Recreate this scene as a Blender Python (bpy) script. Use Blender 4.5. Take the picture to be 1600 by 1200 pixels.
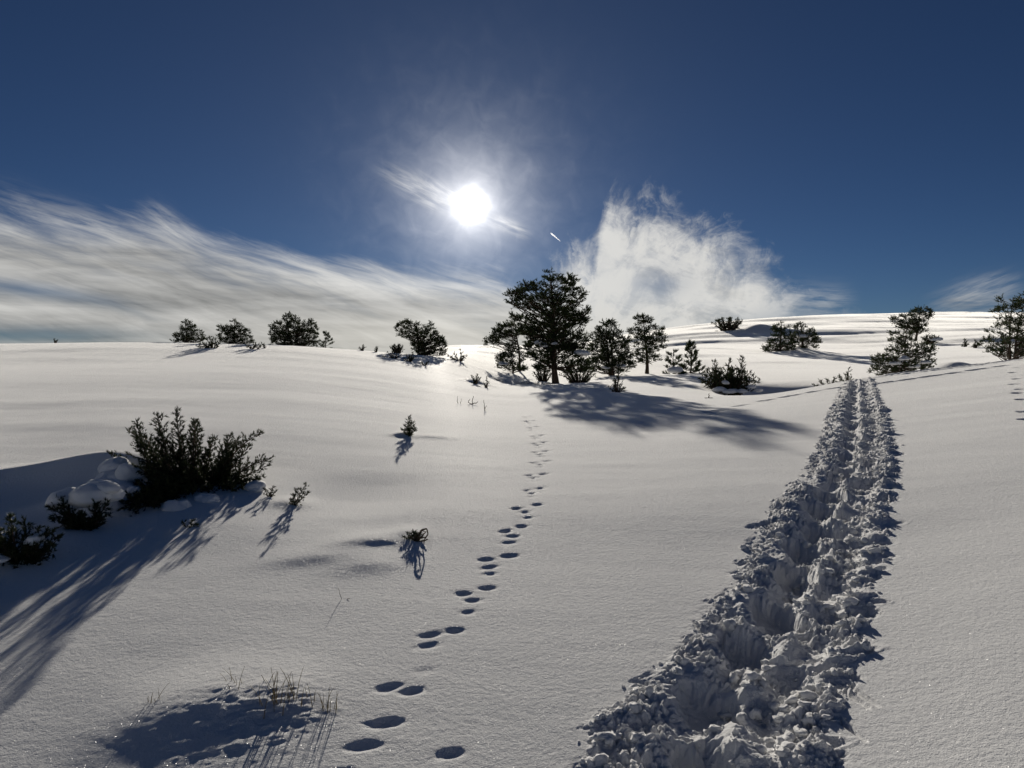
import bpy, math, random
import numpy as np
from mathutils import Vector, Matrix, noise as mnoise

for _o in list(bpy.data.objects):
    bpy.data.objects.remove(_o)
scene = bpy.context.scene
col = scene.collection

# ------------------------------------------------------------------ camera
F = 1110.0                    # focal length of the view in 1600-px-wide units
HOR = 545.0                   # eye level row
PITCH = math.atan((HOR - 600.0) / F)      # negative = down
CAM_Z = 1.6
cam_d = bpy.data.cameras.new('camera')
cam = bpy.data.objects.new('camera', cam_d)
col.objects.link(cam)
cam_d.sensor_width = 36.0
cam_d.lens = 36.0 * F / 1600.0
cam_d.clip_start = 0.05
cam_d.clip_end = 30000.0
cam.location = (0, 0, CAM_Z)
cam.rotation_euler = (math.pi / 2 + PITCH, 0, 0)
scene.camera = cam


def ray(px, py):
    a = (px - 800.0) / F
    b = (600.0 - py) / F
    c, s = math.cos(PITCH), math.sin(PITCH)
    return a, c - b * s, s + b * c          # x, y, z


def azel(px, py):
    x, y, z = ray(px, py)
    return math.degrees(math.atan2(x, y)), math.degrees(math.atan2(z, math.hypot(x, y)))


SUN_AZ, SUN_EL = azel(735, 322)
_a, _e = math.radians(SUN_AZ), math.radians(SUN_EL)
SUN_DIR = Vector((math.sin(_a) * math.cos(_e), math.cos(_a) * math.cos(_e), math.sin(_e)))

# ------------------------------------------------------------------ world
SKY_STRENGTH = 0.06
world = bpy.data.worlds.new('World')
scene.world = world
world.use_nodes = True
wt = world.node_tree
wt.nodes.clear()


class S:
    """a value socket with arithmetic"""
    tree = None

    def __init__(self, sock):
        self.s = sock

    @staticmethod
    def put(inp, v):
        if isinstance(v, S):
            S.tree.links.new(v.s, inp)
        else:
            inp.default_value = v

    @staticmethod
    def m(op, a, b=None, c=None, clamp=False):
        n = S.tree.nodes.new('ShaderNodeMath')
        n.operation = op
        n.use_clamp = clamp
        for i, v in enumerate((a, b, c)):
            if v is not None:
                S.put(n.inputs[i], v)
        return S(n.outputs[0])

    def __add__(self, o): return S.m('ADD', self, o)
    __radd__ = __add__
    def __sub__(self, o): return S.m('SUBTRACT', self, o)
    def __rsub__(self, o): return S.m('SUBTRACT', o, self)
    def __mul__(self, o): return S.m('MULTIPLY', self, o)
    __rmul__ = __mul__
    def __truediv__(self, o): return S.m('DIVIDE', self, o)
    def __rtruediv__(self, o): return S.m('DIVIDE', o, self)


def clamp01(a):
    return S.m('ADD', a, 0.0, clamp=True)


def sstep(v, lo, hi):
    n = S.tree.nodes.new('ShaderNodeMapRange')
    n.interpolation_type = 'SMOOTHSTEP'
    S.put(n.inputs['Value'], v)
    S.put(n.inputs['From Min'], lo)
    S.put(n.inputs['From Max'], hi)
    return S(n.outputs[0])


def gauss(v):
    return S.m('EXPONENT', (v * v) * -1.0)


def noise2(x, y, scale=1.0, detail=5.0, rough=0.55, dist=0.0, z=0.0):
    c = S.tree.nodes.new('ShaderNodeCombineXYZ')
    S.put(c.inputs[0], x)
    S.put(c.inputs[1], y)
    S.put(c.inputs[2], z)
    n = S.tree.nodes.new('ShaderNodeTexNoise')
    n.inputs['Scale'].default_value = scale
    n.inputs['Detail'].default_value = detail
    n.inputs['Roughness'].default_value = rough
    n.inputs['Distortion'].default_value = dist
    S.tree.links.new(c.outputs[0], n.inputs['Vector'])
    return S(n.outputs[0])


def curve(v, pts):
    """piecewise smooth function of v through pts (sorted)"""
    x0, x1 = pts[0][0], pts[-1][0]
    ys = [p[1] for p in pts]
    y0, y1 = min(ys), max(ys)
    n = S.tree.nodes.new('ShaderNodeFloatCurve')
    cm = n.mapping
    c = cm.curves[0]
    while len(c.points) < len(pts):
        c.points.new(0.5, 0.5)
    for p, (x, y) in zip(c.points, pts):
        p.location = ((x - x0) / (x1 - x0), (y - y0) / max(1e-9, y1 - y0))
    cm.update()
    S.put(n.inputs['Value'], clamp01((v - x0) / (x1 - x0)))
    return S(n.outputs[0]) * (y1 - y0) + y0


def mixc(f, a, b):
    n = S.tree.nodes.new('ShaderNodeMix')
    n.data_type = 'RGBA'
    ins = [i for i in n.inputs if i.type == 'RGBA']
    S.put(n.inputs[0], f)
    for i, v in zip(ins, (a, b)):
        S.put(i, v)
    return S([o for o in n.outputs if o.type == 'RGBA'][0])


def addc(a, b, f=1.0):
    n = S.tree.nodes.new('ShaderNodeMix')
    n.data_type = 'RGBA'
    n.blend_type = 'ADD'
    ins = [i for i in n.inputs if i.type == 'RGBA']
    S.put(n.inputs[0], f)
    for i, v in zip(ins, (a, b)):
        S.put(i, v)
    return S([o for o in n.outputs if o.type == 'RGBA'][0])


def mulc(a, b):
    n = S.tree.nodes.new('ShaderNodeMix')
    n.data_type = 'RGBA'
    n.blend_type = 'MULTIPLY'
    n.inputs[0].default_value = 1.0
    ins = [i for i in n.inputs if i.type == 'RGBA']
    for i, v in zip(ins, (a, b)):
        S.put(i, v)
    return S([o for o in n.outputs if o.type == 'RGBA'][0])


def val2col(v):
    n = S.tree.nodes.new('ShaderNodeCombineColor')
    for i in range(3):
        S.put(n.inputs[i], v)
    return S(n.outputs[0])


def build_world():
    S.tree = wt
    out = wt.nodes.new('ShaderNodeOutputWorld')
    bg = wt.nodes.new('ShaderNodeBackground')
    wt.links.new(bg.outputs[0], out.inputs[0])
    bg.inputs['Strength'].default_value = SKY_STRENGTH
    sky = wt.nodes.new('ShaderNodeTexSky')
    sky.sky_type = 'NISHITA'
    sky.sun_disc = False
    sky.sun_elevation = math.radians(SUN_EL)
    sky.sun_rotation = math.radians(SUN_AZ)
    sky.altitude = 2200.0
    sky.air_density = 0.75
    sky.dust_density = 0.05
    sky.ozone_density = 3.0
    tc = wt.nodes.new('ShaderNodeTexCoord')
    sep = wt.nodes.new('ShaderNodeSeparateXYZ')
    wt.links.new(tc.outputs['Generated'], sep.inputs[0])
    x, y, z = (S(sep.outputs[i]) for i in range(3))
    az = S.m('ARCTAN2', x, y) * (180 / math.pi)
    el = S.m('ARCSINE', S.m('MINIMUM', S.m('MAXIMUM', z, -1.0), 1.0)) * (180 / math.pi)
    base = mulc(S(sky.outputs[0]), SKY_TINT)

    # angle from the sun, degrees
    dp = wt.nodes.new('ShaderNodeVectorMath')
    dp.operation = 'DOT_PRODUCT'
    wt.links.new(tc.outputs['Generated'], dp.inputs[0])
    dp.inputs[1].default_value = SUN_DIR
    ang = S.m('ARCCOSINE', S.m('MINIMUM', S(dp.outputs['Value']), 0.9999999)) * (180 / math.pi)

    # ---- cirrus: a bank along the left horizon, combed by the wind
    th = math.radians(-17.0)                      # streaks fall to the right
    al = az * math.cos(th) + el * math.sin(th)    # along the streak
    ac = az * (-math.sin(th)) + el * math.cos(th)
    warp = noise2(al * 0.10, ac * 0.25, 1.0, 3.0) - 0.5
    n_big = noise2(al * 0.055, ac * 0.40 + warp * 0.9, 1.0, 5.0, 0.55)
    n_fib = noise2(al * 0.14 + warp * 0.7, ac * 1.15 + warp * 1.6, 1.0, 8.0, 0.66, 0.35)
    n_low = noise2(az * 0.06 + warp * 0.4, el * 0.62, 1.0, 5.0, 0.55, 0.4, 3.3)
    edge_px = [(-700, 250), (-300, 285), (0, 348), (120, 362), (230, 356), (330, 386), (450, 410), (560, 420), (680, 432),
               (760, 440), (830, 462), (900, 478), (1000, 500), (1100, 530), (1250, 545)]
    pts = [azel(*p) for p in edge_px]
    top = curve(az, [(-60.0, pts[0][1] + 1.0)] + [p for p in pts if p[0] > -42])
    d_left = sstep(top - el + (n_fib - 0.5) * 3.6 + (n_big - 0.5) * 3.2, -1.4, 2.2)
    d_left = d_left * (0.80 + 0.2 * sstep(n_big, 0.3, 0.5))
    d_left = d_left * (1.0 - sstep(az, 17.0, 24.0)) * sstep(az, -150.0, -110.0)
    # blue gaps low on the left
    g1 = azel(30, 452)
    gap = gauss((az - g1[0]) / 5.5) * gauss((el - g1[1] + (az - g1[0]) * 0.13 + warp * 0.7) / 0.55)
    g2 = azel(10, 524)
    gap2 = gauss((az - g2[0]) / 7.0) * gauss((el - g2[1] + warp * 0.5) / 0.55)
    d_left = clamp01(d_left - gap * 0.55 - gap2 * 0.75)

    # ---- feathered plume right of the big pine
    pa, pe = azel(925, 575)
    dx, dy = az - pa, el - pe
    rho = S.m('SQRT', dx * dx + dy * dy)
    phi = S.m('ARCTAN2', dx, dy) * (180 / math.pi)
    rim_px = [(820, 520), (860, 440), (885, 384), (925, 398), (940, 350), (968, 312), (1010, 326), (1060, 338), (1100, 352), (1150, 366), (1180, 398), (1215, 440),
              (1260, 470), (1330, 492), (1420, 515)]
    rim = []
    for p in rim_px:
        a_, e_ = azel(*p)
        rim.append((math.degrees(math.atan2(a_ - pa, e_ - pe)), math.hypot(a_ - pa, e_ - pe)))
    rim.sort()
    w2 = noise2(az * 0.35, el * 0.35, 1.0, 4.0, 0.6, 0.0, 7.0) - 0.5
    n_ray = noise2(phi * 0.075 + w2 * 0.9, rho * 0.20 + w2 * 1.1, 1.0, 9.0, 0.66, 0.9, 1.7)
    n_puf = noise2(az * 0.33, el * 0.4, 1.0, 9.0, 0.64, 0.8, 9.1)
    rr = curve(phi, rim)
    d_r = sstep(rr - rho + (n_ray - 0.5) * 6.0 + (n_puf - 0.5) * 4.6 + w2 * 2.4, -1.2, 3.2)
    d_r = d_r * (1.0 - sstep(phi, 66.0, 86.0)) * sstep(phi, -80.0, -52.0)
    d_r = d_r * (0.74 + 0.26 * sstep(n_puf * 0.6 + n_ray * 0.4, 0.36, 0.56))
    h = azel(1036, 444)
    d_r = clamp01(d_r - 0.34 * gauss((az - h[0] + w2 * 1.2) / 1.9) * gauss((el - h[1] + w2 * 1.5) / 0.95))

    # ---- single wisps (from px, to px, half width in degrees, amount)
    d_w = None
    for (p0, p1, wd, am) in (((-60, 296), (330, 408), 0.95, 0.40), ((212, 320), (330, 400), 0.75, 0.45),
                             ((580, 262), (712, 326), 0.75, 0.42), ((640, 262), (720, 322), 0.55, 0.26),
                             ((752, 340), (830, 372), 0.45, 0.42),
                             ((1440, 486), (1600, 428), 0.75, 0.33), ((1180, 470), (1340, 478), 1.1, 0.30),
                             ((1450, 480), (1640, 474), 0.7, 0.34)):
        a0, e0 = azel(*p0)
        a1, e1 = azel(*p1)
        L = math.hypot(a1 - a0, e1 - e0)
        ux, uy = (a1 - a0) / L, (e1 - e0) / L
        la = (az - a0) * ux + (el - e0) * uy
        lp = (el - e0) * ux - (az - a0) * uy
        fib = noise2(la * 0.30, lp * 2.1, 1.0, 6.0, 0.62, 0.3, wd * 11)
        bend = (noise2(la * 0.16, 0.0, 1.0, 2.0, 0.5, 0.0, am * 17) - 0.5) * 1.7
        d = gauss((lp + bend) / wd) * sstep(la, -0.05 * L, 0.45 * L) * (1.0 - sstep(la, 0.72 * L, 1.06 * L))
        d = d * sstep(fib, 0.30, 0.68) * am * 1.25
        d_w = d if d_w is None else d_w + d

    d_w_sun = clamp01(d_w * 1.6)
    cov = clamp01(1.0 - (1.0 - d_left) * (1.0 - d_r) * (1.0 - clamp01(d_w)))
    # shade of the cloud: bright fibres, grey thick bands low down, brighter near the sun
    lit = clamp01(0.48 + (n_fib - 0.5) * 0.75 + (n_big - 0.5) * 1.15 + (n_low - 0.5) * 1.5 * (1.0 - d_r) + (n_puf - 0.5) * 0.9 * d_r
                  + 0.30 * sstep(el - top, -3.2, 0.2) + 0.26 * d_r + 0.22 * gauss(ang / 15.0))
    K = 1.0 / SKY_STRENGTH
    ccol = mixc(lit, (0.155 * K, 0.155 * K, 0.150 * K, 1), (0.70 * K, 0.69 * K, 0.66 * K, 1))
    # warm band right over the horizon
    ccol = mixc(0.35 * gauss((el - 1.0) / 2.2) * gauss((az + 6.0) / 16.0), ccol, (0.62 * K, 0.57 * K, 0.46 * K, 1))
    skyc = mixc(cov * 0.95, base, ccol)
    # forward-scattered light round the sun
    cv = noise2(az * 0.55, el * 0.55, 1.0, 3.0, 0.55, 0.6, 21.0) - 0.5
    angw = ang * (1.0 + cv * 0.55) - d_w_sun * 0.8
    veil = 0.72 + 0.56 * noise2(al * 0.20, ac * 0.75 + warp * 1.4, 1.0, 5.0, 0.6, 0.4, 5.5)
    glow = (gauss(ang * (1.0 + cv * 0.7) / 0.92) * 3.0 + S.m('EXPONENT', S.m('MAXIMUM', angw, 0.0) * -0.47) * 1.5 * veil) * K
    g_cool = (S.m('EXPONENT', ang * -0.10) * 0.075) * K
    skyc = addc(skyc, mulc(val2col(glow), (1.0, 0.97, 0.93, 1)))
    skyc = addc(skyc, mulc(val2col(g_cool), (0.86, 0.97, 1.12, 1)))
    wt.links.new(skyc.s, bg.inputs['Color'])


SKY_TINT = (0.31, 0.365, 0.45, 1)
build_world()

# ------------------------------------------------------------------ sun
sun_d = bpy.data.lights.new('sun', 'SUN')
sun_d.energy = 4.95
sun_d.angle = math.radians(0.53)
sun_d.color = (1.0, 0.935, 0.825)
sun = bpy.data.objects.new('sun', sun_d)
col.objects.link(sun)
sun.rotation_euler = SUN_DIR.to_track_quat('Z', 'Y').to_euler()
sun.location = (0, 0, 40)

scene.view_settings.view_transform = 'Standard'
scene.view_settings.look = 'None'
scene.view_settings.exposure = 0.0
scene.view_settings.gamma = 1.0
scene.view_settings.use_curve_mapping = False
scene.render.engine = 'CYCLES'
scene.cycles.max_bounces = 5
scene.cycles.diffuse_bounces = 3
scene.cycles.use_denoising = True
scene.cycles.denoiser = 'OPENIMAGEDENOISE'
scene.cycles.denoising_input_passes = 'RGB_ALBEDO_NORMAL'
scene.cycles.caustics_reflective = False
scene.cycles.caustics_refractive = False
scene.cycles.blur_glossy = 1.0
scene.cycles.sample_clamp_indirect = 1.5

# ------------------------------------------------------------------ noise in numpy
_rng = np.random.RandomState(7)
_perm = np.arange(512)
_rng.shuffle(_perm)
_perm = np.concatenate([_perm] * 3)
_gr = _rng.uniform(0, 2 * np.pi, 512)
_gx, _gy = np.cos(_gr), np.sin(_gr)


def perlin(x, y):
    xi = np.floor(x).astype(np.int64)
    yi = np.floor(y).astype(np.int64)
    xf, yf = x - xi, y - yi
    u = xf * xf * xf * (xf * (xf * 6 - 15) + 10)
    v = yf * yf * yf * (yf * (yf * 6 - 15) + 10)

    def g(ix, iy, fx, fy):
        h = _perm[(_perm[ix & 511] + iy) & 511]
        return _gx[h] * fx + _gy[h] * fy
    n00 = g(xi, yi, xf, yf)
    n10 = g(xi + 1, yi, xf - 1, yf)
    n01 = g(xi, yi + 1, xf, yf - 1)
    n11 = g(xi + 1, yi + 1, xf - 1, yf - 1)
    return ((n00 * (1 - u) + n10 * u) * (1 - v) + (n01 * (1 - u) + n11 * u) * v) * 1.5


def fbm(x, y, octv=4, gain=0.5):
    a, s, t = 1.0, 0.0, 0.0
    for i in range(octv):
        s = s + a * perlin(x + 17.3 * i, y - 9.1 * i)
        t += a
        a *= gain
        x, y = x * 2.03, y * 2.03
    return s / t


def smooth(a, b, v):
    t = np.clip((v - a) / (b - a), 0, 1)
    return t * t * (3 - 2 * t)


# ------------------------------------------------------------------ terrain
# for a column of the view: how far (m) the snow lies at a given row, up to the crest, then hidden ground
COLS = {
    -400: [(2, 'z', -1.72), (5, 'z', -1.62), (8, 'z', -1.30), (14, 'z', -0.85), (22, 'z', -0.4), (34, 'z', 0.05), (50, 'z', -0.6), (120, 'z', -9), (600, 'z', -60), (4000, 'z', -130)],
    0:   [(2, 'z', -1.70), (4.5, 'z', -1.62), (7.0, 'z', -1.50), (9, 'z', -1.28), (14, 'z', -0.92), (22, 'z', -0.42), (30, 536.5), (34, 536.5), (46, 546), (120, 'z', -9), (600, 'z', -60), (4000, 'z', -130)],
    200: [(2, 'z', -1.66), (5, 'z', -1.60), (7.2, 'z', -1.46), (9.5, 'z', -1.22), (14, 'z', -0.88), (22, 'z', -0.38), (30, 534), (34, 533.8), (46, 543), (120, 'z', -8), (600, 'z', -60), (4000, 'z', -130)],
    400: [(2, 'z', -1.62), (5, 'z', -1.58), (8, 'z', -1.42), (11, 'z', -1.15), (15, 'z', -0.86), (22, 'z', -0.42), (30, 538), (34, 537.6), (46, 547), (120, 'z', -8), (600, 'z', -60), (4000, 'z', -130)],
    560: [(2, 'z', -1.60), (5, 'z', -1.58), (8, 'z', -1.45), (12, 'z', -1.20), (17, 'z', -0.93), (24, 'z', -0.55), (32, 548), (36, 547.3), (48, 556), (120, 'z', -6), (600, 'z', -60), (4000, 'z', -130)],
    700: [(2, 'z', -1.60), (5, 'z', -1.58), (9, 'z', -1.44), (14, 'z', -1.28), (20, 'z', -1.12), (28, 'z', -0.95), (36, 561), (44, 554), (70, 546), (110, 541), (130, 541), (180, 'z', -4), (600, 'z', -60), (4000, 'z', -130)],
    800: [(2, 'z', -1.60), (5, 'z', -1.58), (10, 'z', -1.44), (16, 'z', -1.34), (22, 'z', -1.38), (28, 'z', -1.47), (34, 'z', -1.60), (44, 578), (58, 561), (85, 547), (110, 541.5), (130, 541), (180, 'z', -4), (600, 'z', -60), (4000, 'z', -130)],
    900: [(2, 'z', -1.60), (5, 'z', -1.57), (10, 'z', -1.42), (16, 'z', -1.31), (22, 'z', -1.40), (28, 'z', -1.50), (34, 'z', -1.64), (38, 'z', -1.85), (46, 585), (60, 563), (85, 547), (110, 540), (130, 537), (180, 'z', -2), (600, 'z', -60), (4000, 'z', -130)],
    1000: [(2, 'z', -1.58), (5, 'z', -1.55), (10, 'z', -1.40), (15, 'z', -1.30), (19, 'z', -1.34), (24, 'z', -1.58), (32, 594), (38, 584), (41, 590), (47, 578), (63, 556), (90, 540), (130, 520), (142, 519), (190, 'z', -1), (600, 'z', -60), (4000, 'z', -130)],
    1100: [(2, 'z', -1.56), (5, 'z', -1.54), (10, 'z', -1.34), (15, 'z', -1.28), (19, 'z', -1.42), (24, 614), (31, 596), (38, 584), (42, 588), (49, 576), (64, 552), (90, 532), (130, 508), (146, 507), (190, 'z', 0), (600, 'z', -55), (4000, 'z', -130)],
    1190: [(2, 'z', -1.54), (5, 'z', -1.52), (10, 'z', -1.30), (15, 'z', -1.20), (19, 'z', -1.28), (22.5, 618), (26, 'z', -2.3), (30.6, 'z', -2.55), (32.3, 599), (35, 595), (45, 579), (62, 556), (90, 531), (130, 501), (150, 497), (200, 'z', 2), (600, 'z', -50), (4000, 'z', -130)],
    1290: [(2, 'z', -1.52), (5, 'z', -1.50), (10, 'z', -1.25), (15, 'z', -1.06), (20.5, 600), (25, 'z', -2.2), (29.8, 'z', -2.5), (31.8, 595.5), (35, 592), (45, 578), (62, 556), (90, 529), (130, 497), (160, 491), (210, 'z', 4), (600, 'z', -50), (4000, 'z', -130)],
    1400: [(2, 'z', -1.48), (5, 'z', -1.44), (10, 'z', -1.15), (15, 'z', -0.90), (19.5, 580.5), (24, 'z', -1.8), (30, 'z', -1.9), (38, 588), (50, 566), (70, 543), (95, 520), (130, 496), (165, 487.5), (215, 'z', 5), (600, 'z', -50), (4000, 'z', -130)],
    1500: [(2, 'z', -1.44), (5, 'z', -1.38), (10, 'z', -1.02), (15, 'z', -0.72), (20, 568), (25, 'z', -1.4), (32, 'z', -1.5), (40, 575), (50, 556), (70, 537), (95, 517), (130, 494), (165, 486.3), (215, 'z', 5), (600, 'z', -50), (4000, 'z', -130)],
    1600: [(2, 'z', -1.40), (5, 'z', -1.32), (10, 'z', -0.92), (15, 'z', -0.56), (21, 556.5), (27, 'z', -1.0), (34, 'z', -1.1), (42, 562), (52, 549), (72, 532), (95, 515), (130, 494), (165, 487), (215, 'z', 5), (600, 'z', -50), (4000, 'z', -130)],
    2000: [(2, 'z', -1.3), (5, 'z', -1.15), (10, 'z', -0.65), (15, 'z', -0.25), (22, 'z', 0.1), (30, 'z', -0.4), (42, 'z', 0.0), (60, 'z', 1.5), (95, 'z', 5), (130, 'z', 7.4), (165, 'z', 8.8), (215, 'z', 6), (600, 'z', -50), (4000, 'z', -130)],
}
NT, NR = 720, 480
LR0, LR1 = math.log(0.5), math.log(5000.0)
_lr = np.linspace(LR0, LR1, NR)
_th_c, _prof = [], []
for _px, _pts in sorted(COLS.items()):
    th = math.atan((_px - 800.0) / F)
    rr_, zz_ = [], []
    for p in _pts:
        Y = p[0]
        if p[1] == 'z':
            z = p[2]
        else:
            x_, y_, z_ = ray(_px, p[1])
            z = z_ / y_ * Y
        rr_.append(math.log(Y / math.cos(th)))
        zz_.append(z)
    _th_c.append(th)
    _q = np.exp(_lr)
    _near = 0.14 * np.clip((_q - 2.0) / 4.2, 0, 1) * (1 - np.clip((_q - 6.2) / 10.0, 0, 1))      # swell added so the close snow tilts from the sun and darkens
    _prof.append(np.interp(_lr, rr_, zz_) + _near)
# the slope goes on round the back of the viewer
_back = {-1.6: (-1.75, 0.0), -2.4: (-1.8, -0.02), math.pi: (-1.6, -0.02), 2.4: (-1.3, 0.0), 1.6: (-1.2, 0.03)}
for th, (z0, sl) in _back.items():
    r_ = np.exp(_lr)
    zz = -1.6 + (z0 + 1.6) * np.clip(r_ / 3, 0, 1) + sl * np.minimum(r_, 60) - 0.03 * np.clip(r_ - 60, 0, 4000)
    _th_c.append(th)
    _prof.append(zz)
_o = np.argsort(_th_c)
_th_c = np.array(_th_c)[_o]
_prof = np.array(_prof)[_o]
_n0 = len(_th_c)
_th_c = np.concatenate([_th_c - 2 * np.pi, _th_c, _th_c + 2 * np.pi])
_prof = np.concatenate([_prof] * 3)
_thg = np.linspace(-np.pi, np.pi, NT, endpoint=False)


def pchip_cols(xk, yk, x):
    """monotone cubic across the columns, all rows at once"""
    h = np.diff(xk)[:, None]
    d = np.diff(yk, axis=0) / h
    m = np.zeros_like(yk)
    w1 = 2 * h[1:] + h[:-1]
    w2 = h[1:] + 2 * h[:-1]
    same = (d[:-1] * d[1:]) > 0
    with np.errstate(divide='ignore', invalid='ignore'):
        hm = (w1 + w2) / (w1 / d[:-1] + w2 / d[1:])
    m[1:-1] = np.where(same, hm, 0)
    i = np.clip(np.searchsorted(xk, x) - 1, 0, len(xk) - 2)
    hh = (xk[i + 1] - xk[i])[:, None]
    t = ((x - xk[i])[:, None]) / hh
    return ((2 * t**3 - 3 * t**2 + 1) * yk[i] + (t**3 - 2 * t**2 + t) * hh * m[i]
            + (-2 * t**3 + 3 * t**2) * yk[i + 1] + (t**3 - t**2) * hh * m[i + 1])


_T = pchip_cols(_th_c, _prof, _thg)


def blur(a, sig, axis, wrap):
    n = int(sig * 3) + 1
    k = np.exp(-0.5 * (np.arange(-n, n + 1) / sig) ** 2)
    k /= k.sum()
    o = np.zeros_like(a)
    if wrap:
        for j, w in zip(range(-n, n + 1), k):
            o += w * np.roll(a, j, axis)
    else:
        p = np.pad(a, [(0, 0), (n, n)], mode='edge')
        for j, w in zip(range(2 * n + 1), k):
            o += w * p[:, j:j + a.shape[1]]
    return o


_T = blur(_T, 1.8, 1, False)
_T = blur(_T, 2.2, 0, True)


def H_table(x, y):
    r = np.maximum(np.hypot(x, y), 0.5)
    th = np.arctan2(x, y)
    fi = (np.log(r) - LR0) / (LR1 - LR0) * (NR - 1)
    fi = np.clip(fi, 0, NR - 1.001)
    ft = (th + np.pi) / (2 * np.pi) * NT
    i0 = np.floor(fi).astype(int)
    t0 = np.floor(ft).astype(int)
    a, b = fi - i0, ft - t0
    # smooth (Catmull-Rom along r, linear-smooth along theta) lookup
    t0 %= NT
    t1 = (t0 + 1) % NT
    im, i1, i2 = np.maximum(i0 - 1, 0), i0 + 1, np.minimum(i0 + 2, NR - 1)
    w = (-0.5 * a**3 + a**2 - 0.5 * a, 1.5 * a**3 - 2.5 * a**2 + 1, -1.5 * a**3 + 2 * a**2 + 0.5 * a, 0.5 * a**3 - 0.5 * a**2)
    tm, t2 = (t0 - 1) % NT, (t1 + 1) % NT
    v = (-0.5 * b**3 + b**2 - 0.5 * b, 1.5 * b**3 - 2.5 * b**2 + 1, -1.5 * b**3 + 2 * b**2 + 0.5 * b, 0.5 * b**3 - 0.5 * b**2)
    z = 0
    for tt, vv in zip((tm, t0, t1, t2), v):
        z = z + vv * (w[0] * _T[tt, im] + w[1] * _T[tt, i0] + w[2] * _T[tt, i1] + w[3] * _T[tt, i2])
    return z + CAM_Z


MOUNDS = []          # x, y, sx, sy, rot, height, power, near-face sharpness


def undulate(x, y):
    r = np.hypot(x, y)
    wx = fbm(x * 0.11, y * 0.11, 2) * 1.2
    # long wind drifts lying across the view
    z = 0.085 * fbm(x * 0.055 + 3, y * 0.17 + wx * 0.25, 3) * smooth(4, 12, r) * (1 - 0.6 * smooth(60, 160, r))
    z = z + 0.017 * fbm(x * 0.22 - y * 0.05, y * 0.75 + x * 0.10, 3) * smooth(3, 9, r) * (1 - smooth(50, 120, r))
    z = z + 0.0035 * fbm(x * 0.9 - y * 0.25, y * 2.6 + x * 0.5, 3) * (1 - smooth(20, 45, r))
    far = smooth(40, 80, r)
    z = z + far * (0.80 * fbm(x * 0.012 + 5.0, y * 0.055 + x * 0.006, 3) + 0.30 * fbm(x * 0.030, y * 0.16 + x * 0.018 + 9, 3)
                   + 0.07 * fbm(x * 0.08, y * 0.42, 2))
    z = z + smooth(300, 900, r) * 14 * fbm(x * 0.0012, y * 0.0012, 4)
    return z


def H_mounds(x, y):
    z = np.zeros_like(np.asarray(x, dtype=float))
    for (mx, my, sx, sy, rot, h, sk) in MOUNDS:
        dx, dy = x - mx, y - my
        c, s = math.cos(rot), math.sin(rot)
        a, b = dx * c + dy * s, -dx * s + dy * c
        # sk < 1: the side towards the viewer is steeper than the far side
        b = np.where(b < 0, b / sk, b)
        z = z + h * np.exp(-(a / sx) ** 2 - (b / sy) ** 2)
    return z


def H_smooth(x, y):
    x = np.asarray(x, dtype=float)
    y = np.asarray(y, dtype=float)
    return H_table(x, y) + undulate(x, y) + H_mounds(x, y)


def ground_at(px, py, near=1.0, far=400.0):
    """first point of the snow seen along this line of sight"""
    dx, dy, dz = ray(px, py)
    Y = np.exp(np.linspace(math.log(near), math.log(far), 6000))
    t = Y / dy
    gap = CAM_Z + dz * t - H_smooth(dx * t, Y)
    k = np.argmax(gap < 0) if (gap < 0).any() else int(np.argmin(np.abs(gap)))
    return float(dx * t[k]), float(Y[k])


def at_depth(px, Y):
    return (px - 800.0) / F * Y, Y


def mound(px, py, wpx, dep, h, rot=0.0, sk=1.0, Y=None):
    x, y = at_depth(px, Y) if Y else ground_at(px, py)
    MOUNDS.append((x, y, wpx / F * y, dep, rot, h, sk))


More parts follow.
